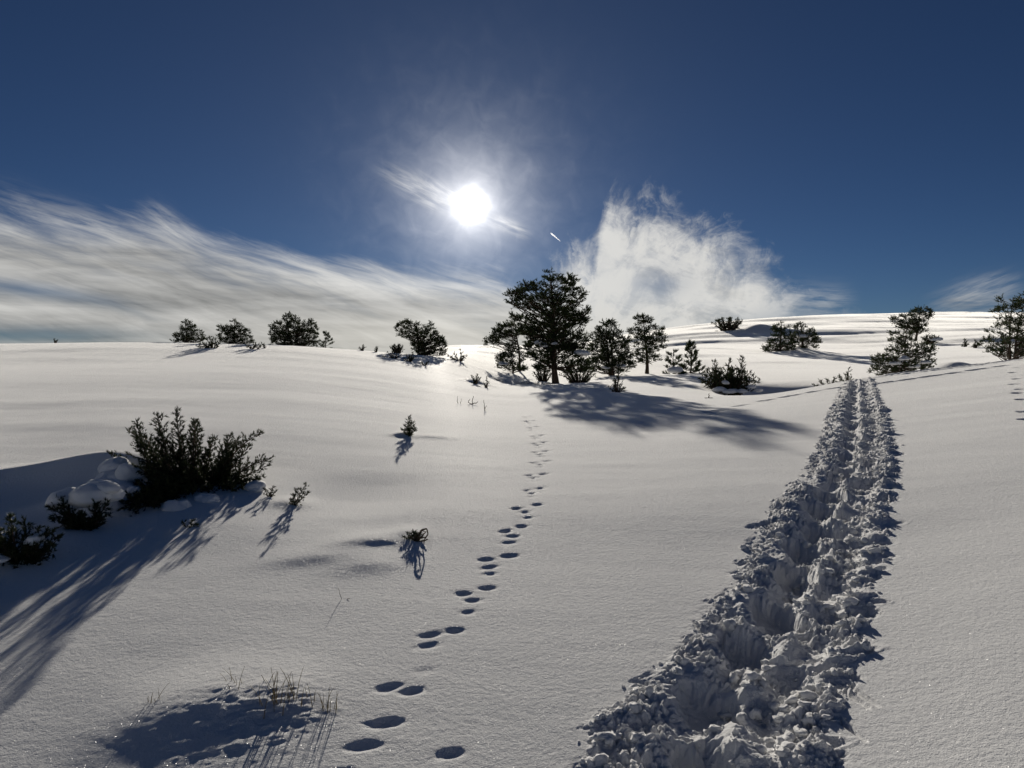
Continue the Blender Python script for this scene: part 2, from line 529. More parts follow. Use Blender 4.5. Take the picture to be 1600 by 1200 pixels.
def build_mounds():
    L = []

    def m(*a, **k):
        n0 = len(MOUNDS)
        mound(*a, **k)
        L.append(MOUNDS.pop(n0))
    m(340, 1092, 140, 0.36, 0.038, rot=0.06, sk=0.85)               # grass hummock
    m(445, 1092, 60, 0.24, 0.018, rot=0.0, sk=0.75)
    m(250, 1130, 100, 0.25, 0.014, rot=0.3, sk=0.8)
    m(310, 775, 150, 0.75, 0.03, rot=0.0, sk=0.8)                   # under the large juniper
    m(188, 752, 105, 0.60, 0.22, rot=0.15, sk=0.6)
    m(60, 752, 150, 0.55, 0.15, rot=0.15, sk=0.5)                   # bank left of it
    m(125, 792, 55, 0.30, 0.14, rot=0.0, sk=0.7)                    # hump over the buried juniper
    m(20, 860, 70, 0.35, 0.13, rot=0.2, sk=0.7)
    m(540, 770, 120, 0.9, -0.08)                                    # hollow right of the juniper
    m(452, 782, 34, 0.26, 0.035, rot=-0.2, sk=0.6)
    m(580, 848, 62, 0.26, 0.036, rot=0.22, sk=0.5)                  # drift tails
    m(490, 872, 80, 0.26, 0.026, rot=0.3, sk=0.6)
    m(640, 834, 24, 0.2, 0.022, rot=0.1, sk=0.6)
    m(575, 884, 60, 0.30, 0.03, rot=0.2, sk=0.6)
    m(628, 680, 16, 0.30, 0.04, rot=0.1, sk=0.5)
    m(680, 684, 40, 0.3, 0.03, rot=0.1, sk=0.5)
    m(742, 598, 18, 0.7, 0.12, sk=0.6)
    m(930, 612, 75, 2.2, 0.13, rot=-0.25, sk=0.8, Y=21.0)           # swell in front of the big pine
    m(815, 600, 40, 1.2, -0.20, Y=33.0)                             # wind scoop
    m(1140, 612, 45, 1.6, 0.25, sk=0.6, Y=28.0)
    m(1236, 549, 36, 3.0, 0.5, Y=66.0)
    m(1185, 512, 28, 5.0, 0.9, sk=0.5, Y=100.0)
    m(1490, 560, 34, 2.5, 0.5, rot=-0.15, sk=0.45, Y=38.0)
    MOUNDS.extend(L)


build_mounds()

# ------------------------------------------------------------------ the trodden trail
_edge_px = [(890, 1330, 1260), (905, 1326, 1200), (915, 1340, 1110), (1000, 1362, 1045), (1078, 1378, 980), (1120, 1388, 920), (1162, 1396, 868),
            (1190, 1404, 800), (1248, 1410, 740), (1278, 1404, 695), (1290, 1392, 655), (1302, 1378, 625), (1311, 1370, 602), (1316, 1362, 594)]
_TY, _TL, _TR = [], [], []
for l, r, py in _edge_px:
    xm, ym = ground_at((l + r) / 2, py)
    _TY.append(ym)
    _TL.append((l - 800) / F * ym)
    _TR.append((r - 800) / F * ym)
_o = np.argsort(_TY)
_TY, _TL, _TR = np.array(_TY)[_o], np.array(_TL)[_o], np.array(_TR)[_o]
TRAIL_END = float(_TY[-1]) + 0.8


def trail_lr(y):
    c = np.interp(y, _TY, (_TL + _TR) / 2)
    w = np.interp(y, _TY, (_TR - _TL) / 2)
    # carry on towards the viewer
    sl = (_TL[2] + _TR[2] - _TL[0] - _TR[0]) / 2 / (_TY[2] - _TY[0])
    c = np.where(y < _TY[0], c[0] * 0 + (_TL[0] + _TR[0]) / 2 + sl * (y - _TY[0]), c)
    return c, w


def billow(x, y, oc=3):
    a, s, t = 1.0, 0.0, 0.0
    for i in range(oc):
        s = s + a * (np.abs(perlin(x + 31.7 * i, y + 11.9 * i)) * 2 - 0.5)
        t += a
        a *= 0.55
        x, y = x * 1.93, y * 1.93
    return s / t


_rs = np.random.RandomState(11)
PITS = []      # x, y, ax, ay, rot, depth, rim      (hollows pressed into the snow)


def pit(x, y, a, b, rot, d, rim=0.25):
    PITS.append((x, y, a, b, rot, d, rim))


def trail_pits():
    s = 1.6
    k = 0
    while s < TRAIL_END:
        c, w = trail_lr(np.array([s]))
        c, w = float(c[0]), float(w[0])
        # left row of deep steps and right row of steps, alternating
        far = 1.0 + 0.02 * s
        pit(c - w * (0.17 + 0.07 * _rs.randn()), s + 0.05 * _rs.randn(), 0.12, 0.175 * far, 0.15 * _rs.randn(), 0.085 + 0.03 * _rs.rand(), 0.08)
        pit(c + w * (0.44 + 0.06 * _rs.randn()), s + 0.26 + 0.05 * _rs.randn(), 0.115, 0.14 * far, 0.15 * _rs.randn(), 0.045 + 0.03 * _rs.rand(), 0.15)
        # edges of snowshoes, pole baskets
        for side in (1,):
            for q in range(3):
                if _rs.rand() < 0.9:
                    f = (0.66 + 0.14 * _rs.rand()) if side < 0 else (0.70 + 0.20 * _rs.rand())
                    pit(c + side * w * f, s + q * 0.17 + 0.07 * _rs.randn(), 0.035 + 0.06 * _rs.rand(), (0.018 + 0.022 * _rs.rand()) * (1 + 0.03 * s),
                        0.3 * _rs.randn() + (-0.1 * side), 0.009 + 0.012 * _rs.rand(), 0.7)
        s += 0.50 + 0.07 * _rs.randn()
        k += 1


trail_pits()


def H_trail(x, y):
    """height of the trodden strip relative to the untouched snow, and how trodden it is"""
    c, w = trail_lr(y)
    tau = (x - c) / w
    fade = smooth(TRAIL_END, TRAIL_END - 1.2, y)
    fing = fbm(x * 1.2 + 7, y * 6.5, 3, 0.6) * 1.25                        # finger-like ragged edges
    en = 0.16 * fing + 0.10 * fbm(x * 9, y * 9, 2)
    m = smooth(0.06, -0.06, np.abs(tau) - 0.95 - en * 1.25) * fade
    wob = 0.10 * fbm(y * 0.9 + 3, y * 0.0 + 4, 2) + 0.05 * fbm(x * 3, y * 3, 2)
    t1 = np.exp(-np.abs((tau + 0.16 + wob) / 0.19) ** 2.6)
    t2 = np.exp(-np.abs((tau - 0.47 + wob) / 0.22) ** 2.4)
    deep = 0.048 + 0.03 * fbm(y * 1.3, x * 1.3 + 5, 2)
    d = -deep * t1 - 0.025 * t2
    d = d - 0.008 + 0.026 * (1 + 1.2 * fbm(x * 2.3, y * 2.3 + 70, 2)) * np.exp(-((tau - 0.16 + wob) / 0.10) ** 2)       # crest between the two ruts
    d = d + 0.022 * np.exp(-((tau - 0.74) / 0.16) ** 2) + 0.010 * np.exp(-((tau + 0.62) / 0.25) ** 2)               # thrown-up snow
    # trodden snow breaks into lumps
    g = smooth(-0.30, 0.30, fbm(x * 2.6, y * 2.1 + 40, 2)) * 0.95 + 0.22
    wxx = x + 0.03 * fbm(x * 8, y * 8, 2)
    wyy = y + 0.03 * fbm(x * 8 + 50, y * 8, 2)
    lum = 0.034 * fbm(wxx * 3.0, wyy * 3.6, 2) + 0.026 * billow(wxx * 4.6, wyy * 6.0, 2) + 0.022 * billow(wxx * 10, wyy * 12 + 9, 2) + 0.022 * billow(wxx * 22, wyy * 25 + 3, 2) + 0.013 * fbm(x * 50, y * 55, 2)
    d = d + 0.016 * np.sin(y * 17.0 + 3.0 * fbm(x * 1.5, y * 1.5, 2) + x * 2.0) * smooth(-0.5, 0.1, tau)
    floor_ = 1 - 0.45 * t1
    d = d + lum * g * floor_
    return d * m, m, tau


# animal tracks: groups of four prints, from the near edge up the slope
_groups = [(583, 1148), (628, 1080), (694, 996), (741, 934), (774, 880), (800, 833), (824, 796), (833, 768), (838, 744), (844, 724), (845, 708),
           (841, 694), (839, 682), (832, 669), (828, 659), (825, 651)]


def track_pits():
    for i, (px, py) in enumerate(_groups):
        x, y = ground_at(px, py)
        near = i < 3
        k = 1.0
        rot = 0.30
        offs = [(0.075, 0.12, 1.0), (-0.065, 0.05, 1.0), (-0.015, -0.05, 0.85), (-0.02, -0.18, 0.6)]
        if i == 1:
            offs = [(0.05, 0.0, 1.05), (-0.085, 0.03, 0.95), (-0.04, -0.24, 0.22)]
        if i == 0:
            offs = [(0.02, 0.07, 1.1), (-0.02, -0.08, 0.9), (-0.10, -0.20, 0.6), (0.32, -0.13, 1.05)]
        if i == 2:
            offs = [(0.055, 0.06, 1.0), (-0.08, 0.02, 0.9), (-0.06, -0.08, 0.7), (-0.05, -0.30, 0.3)]
        for (ox, oy, dd) in offs:
            jx, jy = _rs.randn(2) * 0.012
            pit(x + ox + jx, y + oy * (1.0 + 0.05 * y) + jy, 0.056 * (0.8 + 0.4 * _rs.rand()), 0.025 * (1 + 0.07 * y), rot + 0.12 * _rs.randn(), 0.0098 * dd * (1 + 0.07 * y), 0.22)
    # dotted track at the right edge
    for (px, py) in ((1588, 574), (1582, 582), (1589, 592), (1585, 600), (1594, 608), (1590, 614), (1597, 624), (1599, 643), (1604, 655)):
        x, y = ground_at(px, py)
        pit(x, y, 0.07, 0.08, 0.2, 0.03, 0.3)
    # thin line of a creature's run across the rise to the right
    for i in range(46):
        f = i / 45.0
        px = 1110 + 470 * f
        py = np.interp(px, [1110, 1190, 1300, 1385, 1470, 1545, 1580], [644, 627, 607, 598, 586, 575, 570])
        if (px % 37) < 25:
            x, y = ground_at(px, py)
            pit(x, y, 0.16, 0.10, 0.1, 0.035, 0.3)
    # a worn line close under the crest
    for i in range(40):
        f = i / 39.0
        px = 1375 + 225 * f
        py = np.interp(px, [1375, 1450, 1520, 1600], [589, 579, 571, 561])
        x, y = ground_at(px, py)
        pit(x, y, 0.17, 0.13, 0.0, 0.05, 0.35)
    # scratches of pole tips beside the trail
    for (px, py) in ((1331, 1088), (1341, 1082), (1354, 866), (1371, 862), (1318, 1130), (1096, 985), (1385, 772)):
        x, y = ground_at(px, py)
        pit(x, y, 0.011, 0.11, 0.10, 0.016, 0.6)


track_pits()


# ------------------------------------------------------------------ mesh helpers
def mesh_obj(name, verts, faces, mat, parent=None, smooth_sh=False, loc=None):
    """verts (n,3) array, faces: (m,3) or (m,4) array, or list of mixed"""
    me = bpy.data.meshes.new(name)
    verts = np.asarray(verts, dtype=np.float32)
    if isinstance(faces, np.ndarray):
        n, k = faces.shape
        me.vertices.add(len(verts))
        me.vertices.foreach_set('co', verts.ravel())
        me.loops.add(n * k)
        me.loops.foreach_set('vertex_index', faces.astype(np.int32).ravel())
        me.polygons.add(n)
        me.polygons.foreach_set('loop_start', np.arange(0, n * k, k, dtype=np.int32))
        me.update(calc_edges=True)
    else:
        me.from_pydata([tuple(v) for v in verts], [], faces)
        me.update()
    if smooth_sh:
        me.polygons.foreach_set('use_smooth', np.ones(len(me.polygons), dtype=bool))
    me.materials.append(mat)
    o = bpy.data.objects.new(name, me)
    col.objects.link(o)
    if parent is not None:
        o.parent = parent
    if loc is not None:
        o.location = loc
    return o


def tag(o, label=None, cat=None, group=None, kind=None):
    if label: o['label'] = label
    if cat: o['category'] = cat
    if group: o['group'] = group
    if kind: o['kind'] = kind
    return o


def thing(name, loc, label, cat, group=None):
    o = bpy.data.objects.new(name, None)
    o.empty_display_size = 0.2
    col.objects.link(o)
    o.location = loc
    return tag(o, label, cat, group)


class MB:
    """collects tubes and lumps, linked as one mesh"""

    def __init__(self):
        self.v, self.q, self.t, self.n = [], [], [], 0

    def tube(self, pts, rad, k=6):
        pts = np.asarray(pts, dtype=float)
        m = len(pts)
        tan = np.gradient(pts, axis=0)
        tan /= np.maximum(np.linalg.norm(tan, axis=1, keepdims=True), 1e-9)
        ref = np.array([0.31, 0.95, 0.05]) if abs(tan[0][1]) < 0.8 else np.array([1.0, 0.1, 0.2])
        a = np.cross(tan, ref)
        a /= np.maximum(np.linalg.norm(a, axis=1, keepdims=True), 1e-9)
        b = np.cross(tan, a)
        ph = np.arange(k) * 2 * np.pi / k
        rad = np.broadcast_to(np.asarray(rad, dtype=float), (m,))
        ring = pts[:, None, :] + rad[:, None, None] * (np.cos(ph)[None, :, None] * a[:, None, :] + np.sin(ph)[None, :, None] * b[:, None, :])
        self.v.append(ring.reshape(-1, 3))
        i = np.arange(m - 1)[:, None] * k
        j = np.arange(k)[None, :]
        j2 = (j + 1) % k
        q = np.stack([i + j, i + j2, i + k + j2, i + k + j], -1).reshape(-1, 4) + self.n
        self.q.append(q)
        self.n += m * k
        # closed tip
        self.v.append(pts[-1:] + tan[-1:] * rad[-1] * 0.5)
        base = self.n - k
        self.t.append(np.stack([base + np.arange(k), base + (np.arange(k) + 1) % k, np.full(k, self.n)], -1))
        self.n += 1

    def tris(self, v, f):
        self.v.append(np.asarray(v, dtype=float))
        self.t.append(np.asarray(f) + self.n)
        self.n += len(v)

    def build(self, name, mat, parent=None, smooth_sh=False):
        v = np.concatenate(self.v)
        parts = []
        if self.q:
            q = np.concatenate(self.q)
            parts += [q[:, [0, 1, 2]], q[:, [0, 2, 3]]]
        if self.t:
            parts.append(np.concatenate(self.t))
        return mesh_obj(name, v, np.concatenate(parts), mat, parent, smooth_sh)


# ------------------------------------------------------------------ materials
def new_mat(name):
    m = bpy.data.materials.new(name)
    m.use_nodes = True
    m.node_tree.nodes.clear()
    S.tree = m.node_tree
    out = m.node_tree.nodes.new('ShaderNodeOutputMaterial')
    return m, m.node_tree, out


def snow_material(name, grain=True, base=(0.80, 0.80, 0.80, 1)):
    m, t, out = new_mat(name)
    N, Lk = t.nodes, t.links
    geo = N.new('ShaderNodeNewGeometry')
    p = N.new('ShaderNodeBsdfPrincipled')
    p.inputs['Base Color'].default_value = base
    p.inputs['Roughness'].default_value = 0.86
    p.inputs['Sheen Weight'].default_value = 0.75
    p.inputs['Sheen Roughness'].default_value = 0.32
    p.inputs['Sheen Tint'].default_value = (1, 0.99, 0.97, 1)
    p.inputs['IOR'].default_value = 1.31
    p.inputs['Specular IOR Level'].default_value = 0.28
    p.inputs['Subsurface Weight'].default_value = 0.3
    p.inputs['Subsurface Radius'].default_value = (1.0, 1.0, 1.0)
    p.inputs['Subsurface Scale'].default_value = 0.012
    bump_h = None
    specs = ((38.0, 4.0, 0.62, 0.0085), (150.0, 3.0, 0.65, 0.0048)) if grain else ((38.0, 4.0, 0.60, 0.008), (120.0, 2.0, 0.6, 0.002))
    for sc_, det, rg, am in specs:
        n = N.new('ShaderNodeTexNoise')
        n.inputs['Scale'].default_value = sc_
        n.inputs['Detail'].default_value = det
        n.inputs['Roughness'].default_value = rg
        Lk.new(geo.outputs['Position'], n.inputs['Vector'])
        s = S(n.outputs[0]) * am
        bump_h = s if bump_h is None else bump_h + s
    b = N.new('ShaderNodeBump')
    b.inputs['Strength'].default_value = 1.0
    b.inputs['Distance'].default_value = 1.0
    Lk.new(bump_h.s, b.inputs['Height'])
    Lk.new(b.outputs[0], p.inputs['Normal'])
    # ice facets that flash where they happen to mirror the sun
    vo = N.new('ShaderNodeTexVoronoi')
    vo.inputs['Scale'].default_value = 240.0
    Lk.new(geo.outputs['Position'], vo.inputs['Vector'])
    nm = N.new('ShaderNodeVectorMath')
    nm.operation = 'MULTIPLY_ADD'
    Lk.new(vo.outputs['Color'], nm.inputs[0])
    nm.inputs[1].default_value = (2.0, 2.0, 1.0)
    nm.inputs[2].default_value = (-1.0, -1.0, 0.12)
    nn = N.new('ShaderNodeVectorMath')
    nn.operation = 'NORMALIZE'
    Lk.new(nm.outputs[0], nn.inputs[0])
    g = N.new('ShaderNodeBsdfGlossy')
    g.inputs['Roughness'].default_value = 0.22
    Lk.new(nn.outputs[0], g.inputs['Normal'])
    mx = N.new('ShaderNodeMixShader')
    fac = sstep(S(vo.outputs['Distance']), 0.36, 0.20) * 0.024
    Lk.new(fac.s, mx.inputs[0])
    Lk.new(p.outputs[0], mx.inputs[1])
    Lk.new(g.outputs[0], mx.inputs[2])
    Lk.new(mx.outputs[0], out.inputs[0])
    return m


def leaf_material(name, c1, c2, tr=0.35):
    m, t, out = new_mat(name)
    N, Lk = t.nodes, t.links
    geo = N.new('ShaderNodeNewGeometry')
    n = N.new('ShaderNodeTexNoise')
    n.inputs['Scale'].default_value = 2.2
    n.inputs['Detail'].default_value = 4.0
    Lk.new(geo.outputs['Position'], n.inputs['Vector'])
    f = clamp01(sstep(S(n.outputs[0]), 0.35, 0.65) * 0.6 + S(geo.outputs['Random Per Island']) * 0.4)
    c = mixc(f, c1, c2)
    d = N.new('ShaderNodeBsdfPrincipled')
    d.inputs['Roughness'].default_value = 0.55
    d.inputs['Specular IOR Level'].default_value = 0.25
    Lk.new(c.s, d.inputs['Base Color'])
    tl = N.new('ShaderNodeBsdfTranslucent')
    Lk.new(c.s, tl.inputs['Color'])
    mx = N.new('ShaderNodeMixShader')
    mx.inputs[0].default_value = tr
    Lk.new(d.outputs[0], mx.inputs[1])
    Lk.new(tl.outputs[0], mx.inputs[2])
    Lk.new(mx.outputs[0], out.inputs[0])
    return m


def bark_material(name, c1, c2, sc_=14.0):
    m, t, out = new_mat(name)
    N, Lk = t.nodes, t.links
    geo = N.new('ShaderNodeNewGeometry')
    mp = N.new('ShaderNodeMapping')
    mp.inputs['Scale'].default_value = (1, 1, 0.28)
    Lk.new(geo.outputs['Position'], mp.inputs['Vector'])
    n = N.new('ShaderNodeTexNoise')
    n.inputs['Scale'].default_value = sc_
    n.inputs['Detail'].default_value = 6.0
    n.inputs['Roughness'].default_value = 0.7
    Lk.new(mp.outputs[0], n.inputs['Vector'])
    c = mixc(sstep(S(n.outputs[0]), 0.35, 0.65), c1, c2)
    d = N.new('ShaderNodeBsdfPrincipled')
    d.inputs['Roughness'].default_value = 0.85
    d.inputs['Specular IOR Level'].default_value = 0.2
    Lk.new(c.s, d.inputs['Base Color'])
    b = N.new('ShaderNodeBump')
    b.inputs['Distance'].default_value = 0.03
    b.inputs['Strength'].default_value = 0.8
    Lk.new(n.outputs[0], b.inputs['Height'])
    Lk.new(b.outputs[0], d.inputs['Normal'])
    Lk.new(d.outputs[0], out.inputs[0])
    return m


M_SNOW = snow_material('snow')
M_SNOW2 = snow_material('snow_on_branches', grain=False)
M_PINE = leaf_material('pine_needles', (0.022, 0.036, 0.014, 1), (0.060, 0.078, 0.026, 1), 0.30)
M_JUN = leaf_material('juniper_needles', (0.016, 0.025, 0.010, 1), (0.044, 0.054, 0.020, 1), 0.26)
M_BARK = bark_material('pine_bark', (0.035, 0.026, 0.020, 1), (0.11, 0.075, 0.05, 1))
M_TWIG = bark_material('dead_twig', (0.05, 0.038, 0.026, 1), (0.14, 0.10, 0.065, 1), 40.0)
M_GRASS = leaf_material('dry_grass', (0.09, 0.07, 0.035, 1), (0.20, 0.16, 0.085, 1), 0.3)


# ------------------------------------------------------------------ the snow sheet
def build_ground():
    rows = list(np.geomspace(0.02, 1.9, 26))
    r = rows[-1]
    while r < 5200:
        if r < 30:
            dr = max(0.006, min(r * r / 1250.0, 0.028 + 0.0014 * r if r < 22.5 else 0.12))
        elif r < 60:
            dr = r * 0.0075
        elif r < 190:
            dr = r * 0.010
        else:
            dr = r * 0.07
        r += dr
        rows.append(r)
    rows = np.array(rows)
    nL, nTr, nR, nB = 310, 330, 130, 48
    A = math.radians(38.5)
    c, w = trail_lr(np.maximum(rows * 0.93, 1.2))
    ang_c = np.arctan2(c, np.maximum(rows * 0.93, 1.2))
    ang_w = np.clip(1.45 * w / np.maximum(rows, 1.2), 0.03, 0.42)
    # beyond the trail the columns spread evenly again
    k = smooth(21.0, 27.0, rows)
    nt = nL + nTr + nR
    a0 = ang_c - ang_w
    a1 = np.minimum(ang_c + ang_w, A - 0.04)
    u0 = -A + 2 * A * nL / nt
    u1 = -A + 2 * A * (nL + nTr) / nt
    a0 = a0 * (1 - k) + u0 * k
    a1 = a1 * (1 - k) + u1 * k
    th = np.zeros((len(rows), nt + nB))
    fL = np.linspace(0, 1, nL, endpoint=False)
    fT = np.linspace(0, 1, nTr, endpoint=False)
    fR = np.linspace(0, 1, nR)
    th[:, :nL] = -A + (a0[:, None] + A) * fL
    th[:, nL:nL + nTr] = a0[:, None] + (a1 - a0)[:, None] * fT
    th[:, nL + nTr:nt] = a1[:, None] + (A - a1)[:, None] * fR
    th[:, nt:] = A + (2 * np.pi - 2 * A) * (np.arange(1, nB + 1) / (nB + 1.0))
    R = np.repeat(rows[:, None], nt + nB, 1)
    X, Y = R * np.sin(th), R * np.cos(th)
    x, y = X.ravel(), Y.ravel()
    z = H_smooth(x, y)
    cc, ww = trail_lr(np.where(y > 1.0, y, 1.0))
    k = np.nonzero((y > 1.2) & (y < TRAIL_END + 0.1) & (np.abs(x - cc) < ww * 1.6))[0]
    d, m, tau = H_trail(x[k], y[k])
    z[k] += d
    # pits (only near vertices are searched)
    kk = np.nonzero((R.ravel() < 36) & (np.abs((th.ravel() + np.pi) % (2 * np.pi) - np.pi) < A + 0.01))[0]
    order = np.argsort(y[kk])
    kk = kk[order]
    xs, ys, zs = x[kk], y[kk], z[kk].copy()
    for P in PITS:
        Rr = max(P[2], P[3]) * 2.2
        i0, i1 = np.searchsorted(ys, P[1] - Rr), np.searchsorted(ys, P[1] + Rr)
        if i1 <= i0:
            continue
        sub = zs[i0:i1]
        PX = [P]
        apply_one(xs[i0:i1], ys[i0:i1], sub, P)
    z[kk] = zs
    # fine crusty relief of the open snow, near the viewer
    rr = np.hypot(x, y)
    near = np.nonzero(rr < 14)[0]
    z[near] += 0.0010 * fbm(x[near] * 9 - y[near] * 3, y[near] * 17 + x[near] * 4, 3, 0.6) * (1 - smooth(8, 14, rr[near]))
    # crust broken by the grass on the hummock
    hx, hy = ground_at(405, 1105)
    hm = np.exp(-((x[near] - hx) / 0.30) ** 2 - ((y[near] - hy) / 0.26) ** 2)
    xx, yy = x[near], y[near]
    z[near] += hm * (0.011 * billow(xx * 6.0 + yy * 2.0, yy * 11.0 - xx * 3.0, 3) + 0.008 * fbm(xx * 3.0, yy * 5.0, 2) + 0.003 * fbm(xx * 38, yy * 45, 2))
    v = np.stack([x, y, z], -1)
    nr, nc = th.shape
    i = np.arange(nr - 1)[:, None] * nc
    j = np.arange(nc)[None, :]
    j2 = (j + 1) % nc
    q = np.stack([i + j, i + nc + j, i + nc + j2, i + j2], -1).reshape(-1, 4)
    o = mesh_obj('snow_ground', v, q, M_SNOW, smooth_sh=True)
    o['kind'] = 'structure'
    return v, q


def apply_one(xs, ys, zs, P):
    px, py, a, b, rot, d, rim = P
    R = max(a, b) * 2.2
    k = np.nonzero(np.abs(xs - px) < R)[0]
    if not len(k):
        return
    dx, dy = xs[k] - px, ys[k] - py
    c, s = math.cos(rot), math.sin(rot)
    q = np.sqrt(((dx * c + dy * s) / a) ** 2 + ((-dx * s + dy * c) / b) ** 2)
    q = q * (1 + 0.22 * perlin(xs[k] * 13, ys[k] * 13) + 0.10 * perlin(xs[k] * 40, ys[k] * 40))
    # small prints are soft bowls, deep steps have a flat floor
    bowl = np.exp(-(q * 0.92) ** 2) * 1.2 if d < 0.031 else smooth(1.15, 0.6, q)
    zs[k] += -d * bowl + d * rim * 0.5 * np.exp(-((q - 1.45) / 0.35) ** 2)


build_ground()


def H1(x, y):
    return float(H_smooth(np.array([x]), np.array([y]))[0])


# loose lumps of trodden snow
def ico():
    t = (1 + 5 ** 0.5) / 2
    v = np.array([(-1, t, 0), (1, t, 0), (-1, -t, 0), (1, -t, 0), (0, -1, t), (0, 1, t), (0, -1, -t), (0, 1, -t), (t, 0, -1), (t, 0, 1), (-t, 0, -1), (-t, 0, 1)], float)
    v /= np.linalg.norm(v[0])
    f = np.array([(0, 11, 5), (0, 5, 1), (0, 1, 7), (0, 7, 10), (0, 10, 11), (1, 5, 9), (5, 11, 4), (11, 10, 2), (10, 7, 6), (7, 1, 8),
                  (3, 9, 4), (3, 4, 2), (3, 2, 6), (3, 6, 8), (3, 8, 9), (4, 9, 5), (2, 4, 11), (6, 2, 10), (8, 6, 7), (9, 8, 1)])
    return v, f


def subdiv(v, f):
    v = list(map(tuple, v))
    cache, nf = {}, []

    def mid(a, b):
        k = (min(a, b), max(a, b))
        if k not in cache:
            p = (np.array(v[a]) + np.array(v[b])) / 2
            v.append(tuple(p / np.linalg.norm(p)))
            cache[k] = len(v) - 1
        return cache[k]
    for a, b, c in f:
        ab, bc, ca = mid(a, b), mid(b, c), mid(c, a)
        nf += [(a, ab, ca), (b, bc, ab), (c, ca, bc), (ab, bc, ca)]
    return np.array(v), np.array(nf)


ICO0 = ico()
ICO1 = subdiv(*ICO0)
ICO2 = subdiv(*ICO1)
ICO3 = subdiv(*ICO2)


def snow_lumps():
    rs = np.random.RandomState(5)
    mb = MB()
    n = 3000
    s = 1.9 + (13.0 - 1.9) * rs.rand(n) ** 1.7
    c, w = trail_lr(s)
    tau = np.where(rs.rand(n) < 0.55, rs.uniform(-0.2, 0.75, n), rs.choice([-1, 1], n) * rs.uniform(0.55, 1.02, n))
    x = c + tau * w
    z = H_smooth(x, s)
    d, m, _ = H_trail(x, s)
    z = z + d
    P = z.copy()
    for pt in PITS:
        apply_one(x, s, P, pt)
    iv, if_ = ICO1
    for i in range(n):
        if m[i] < 0.25 and rs.rand() < 0.7:
            continue
        rad = 0.005 + 0.026 * rs.rand() ** 3.0
        sc_ = rad * (0.6 + 0.7 * rs.rand(3)) * np.array([1, 1, 0.8])
        bump = 1 + 0.28 * rs.randn(len(iv), 1)
        mb.tris(iv * bump * sc_ + np.array([x[i], s[i], P[i] + rad * 0.15]), if_)
    o = mb.build('snow_lumps', M_SNOW2, smooth_sh=True)
    tag(o, 'loose lumps of trodden snow lying along the snowshoe trail', 'snow lumps', kind='stuff')


snow_lumps()


# ------------------------------------------------------------------ foliage
def needles(P, D, L, rs, n=12, spread=0.9, wid=0.09):
    """sprays of pointed needles round each shoot end: P (m,3) start, D (m,3) axis, L (m,) length"""
    m = len(P)
    P = np.repeat(P, n, 0)
    D = np.repeat(D, n, 0)
    L = np.repeat(L, n) * rs.uniform(0.65, 1.15, m * n)
    r = rs.randn(m * n, 3)
    a = D + spread * r / np.linalg.norm(r, axis=1, keepdims=True) * rs.uniform(0.35, 1.0, (m * n, 1))
    a /= np.linalg.norm(a, axis=1, keepdims=True)
    s = np.cross(a, rs.randn(m * n, 3))
    s /= np.maximum(np.linalg.norm(s, axis=1, keepdims=True), 1e-6)
    st = P + D * (rs.uniform(-0.25, 0.35, (m * n, 1)) * L[:, None])
    w = (L * wid)[:, None]
    v = np.stack([st - s * w, st + s * w, st + a * L[:, None]], 1).reshape(-1, 3)
    f = np.arange(m * n * 3).reshape(-1, 3)
    return v, f


def bez(a, b, c, n):
    t = np.linspace(0, 1, n)[:, None]
    return (1 - t) ** 2 * a + 2 * t * (1 - t) * b + t ** 2 * c


def unit(v):
    return v / max(1e-9, np.linalg.norm(v))


def lump(size, rs, seed, flat_bottom=0.35, ic=None, rough=0.28):
    """a pillow of snow: the swollen union of a few overlapping balls, sampled on one sphere"""
    v, f = ic if ic else ICO2
    cs = rs.uniform(-0.55, 0.55, (5, 3)) * np.array([1, 0.9, 0.55])
    rr = rs.uniform(0.38, 0.66, 5)
    cs[0], rr[0] = (0, 0, 0), 0.6
    # farthest hit of each ray from the centre on any ball
    b = v @ cs.T
    disc = b * b - (cs ** 2).sum(1)[None, :] + rr[None, :] ** 2
    t = np.where(disc > 0, b + np.sqrt(np.maximum(disc, 0)), 0.0)
    p = 9.0
    R = (np.maximum(t, 1e-3) ** p).sum(1) ** (1 / p)
    n = np.array([mnoise.fractal(Vector((q[0] * 2.6 + seed * 3.1, q[1] * 2.6, q[2] * 2.6)), 1.0, 2.0, 4) for q in v])
    v = v * (R * (1 + rough * 0.5 * n))[:, None]
    v[:, 2] = np.where(v[:, 2] < 0, v[:, 2] * flat_bottom, v[:, 2])
    return v * np.array(size), f


def env(o, h, k):
    hs = [p[0] for p in o]
    return np.interp(h, hs, [p[k] for p in o])


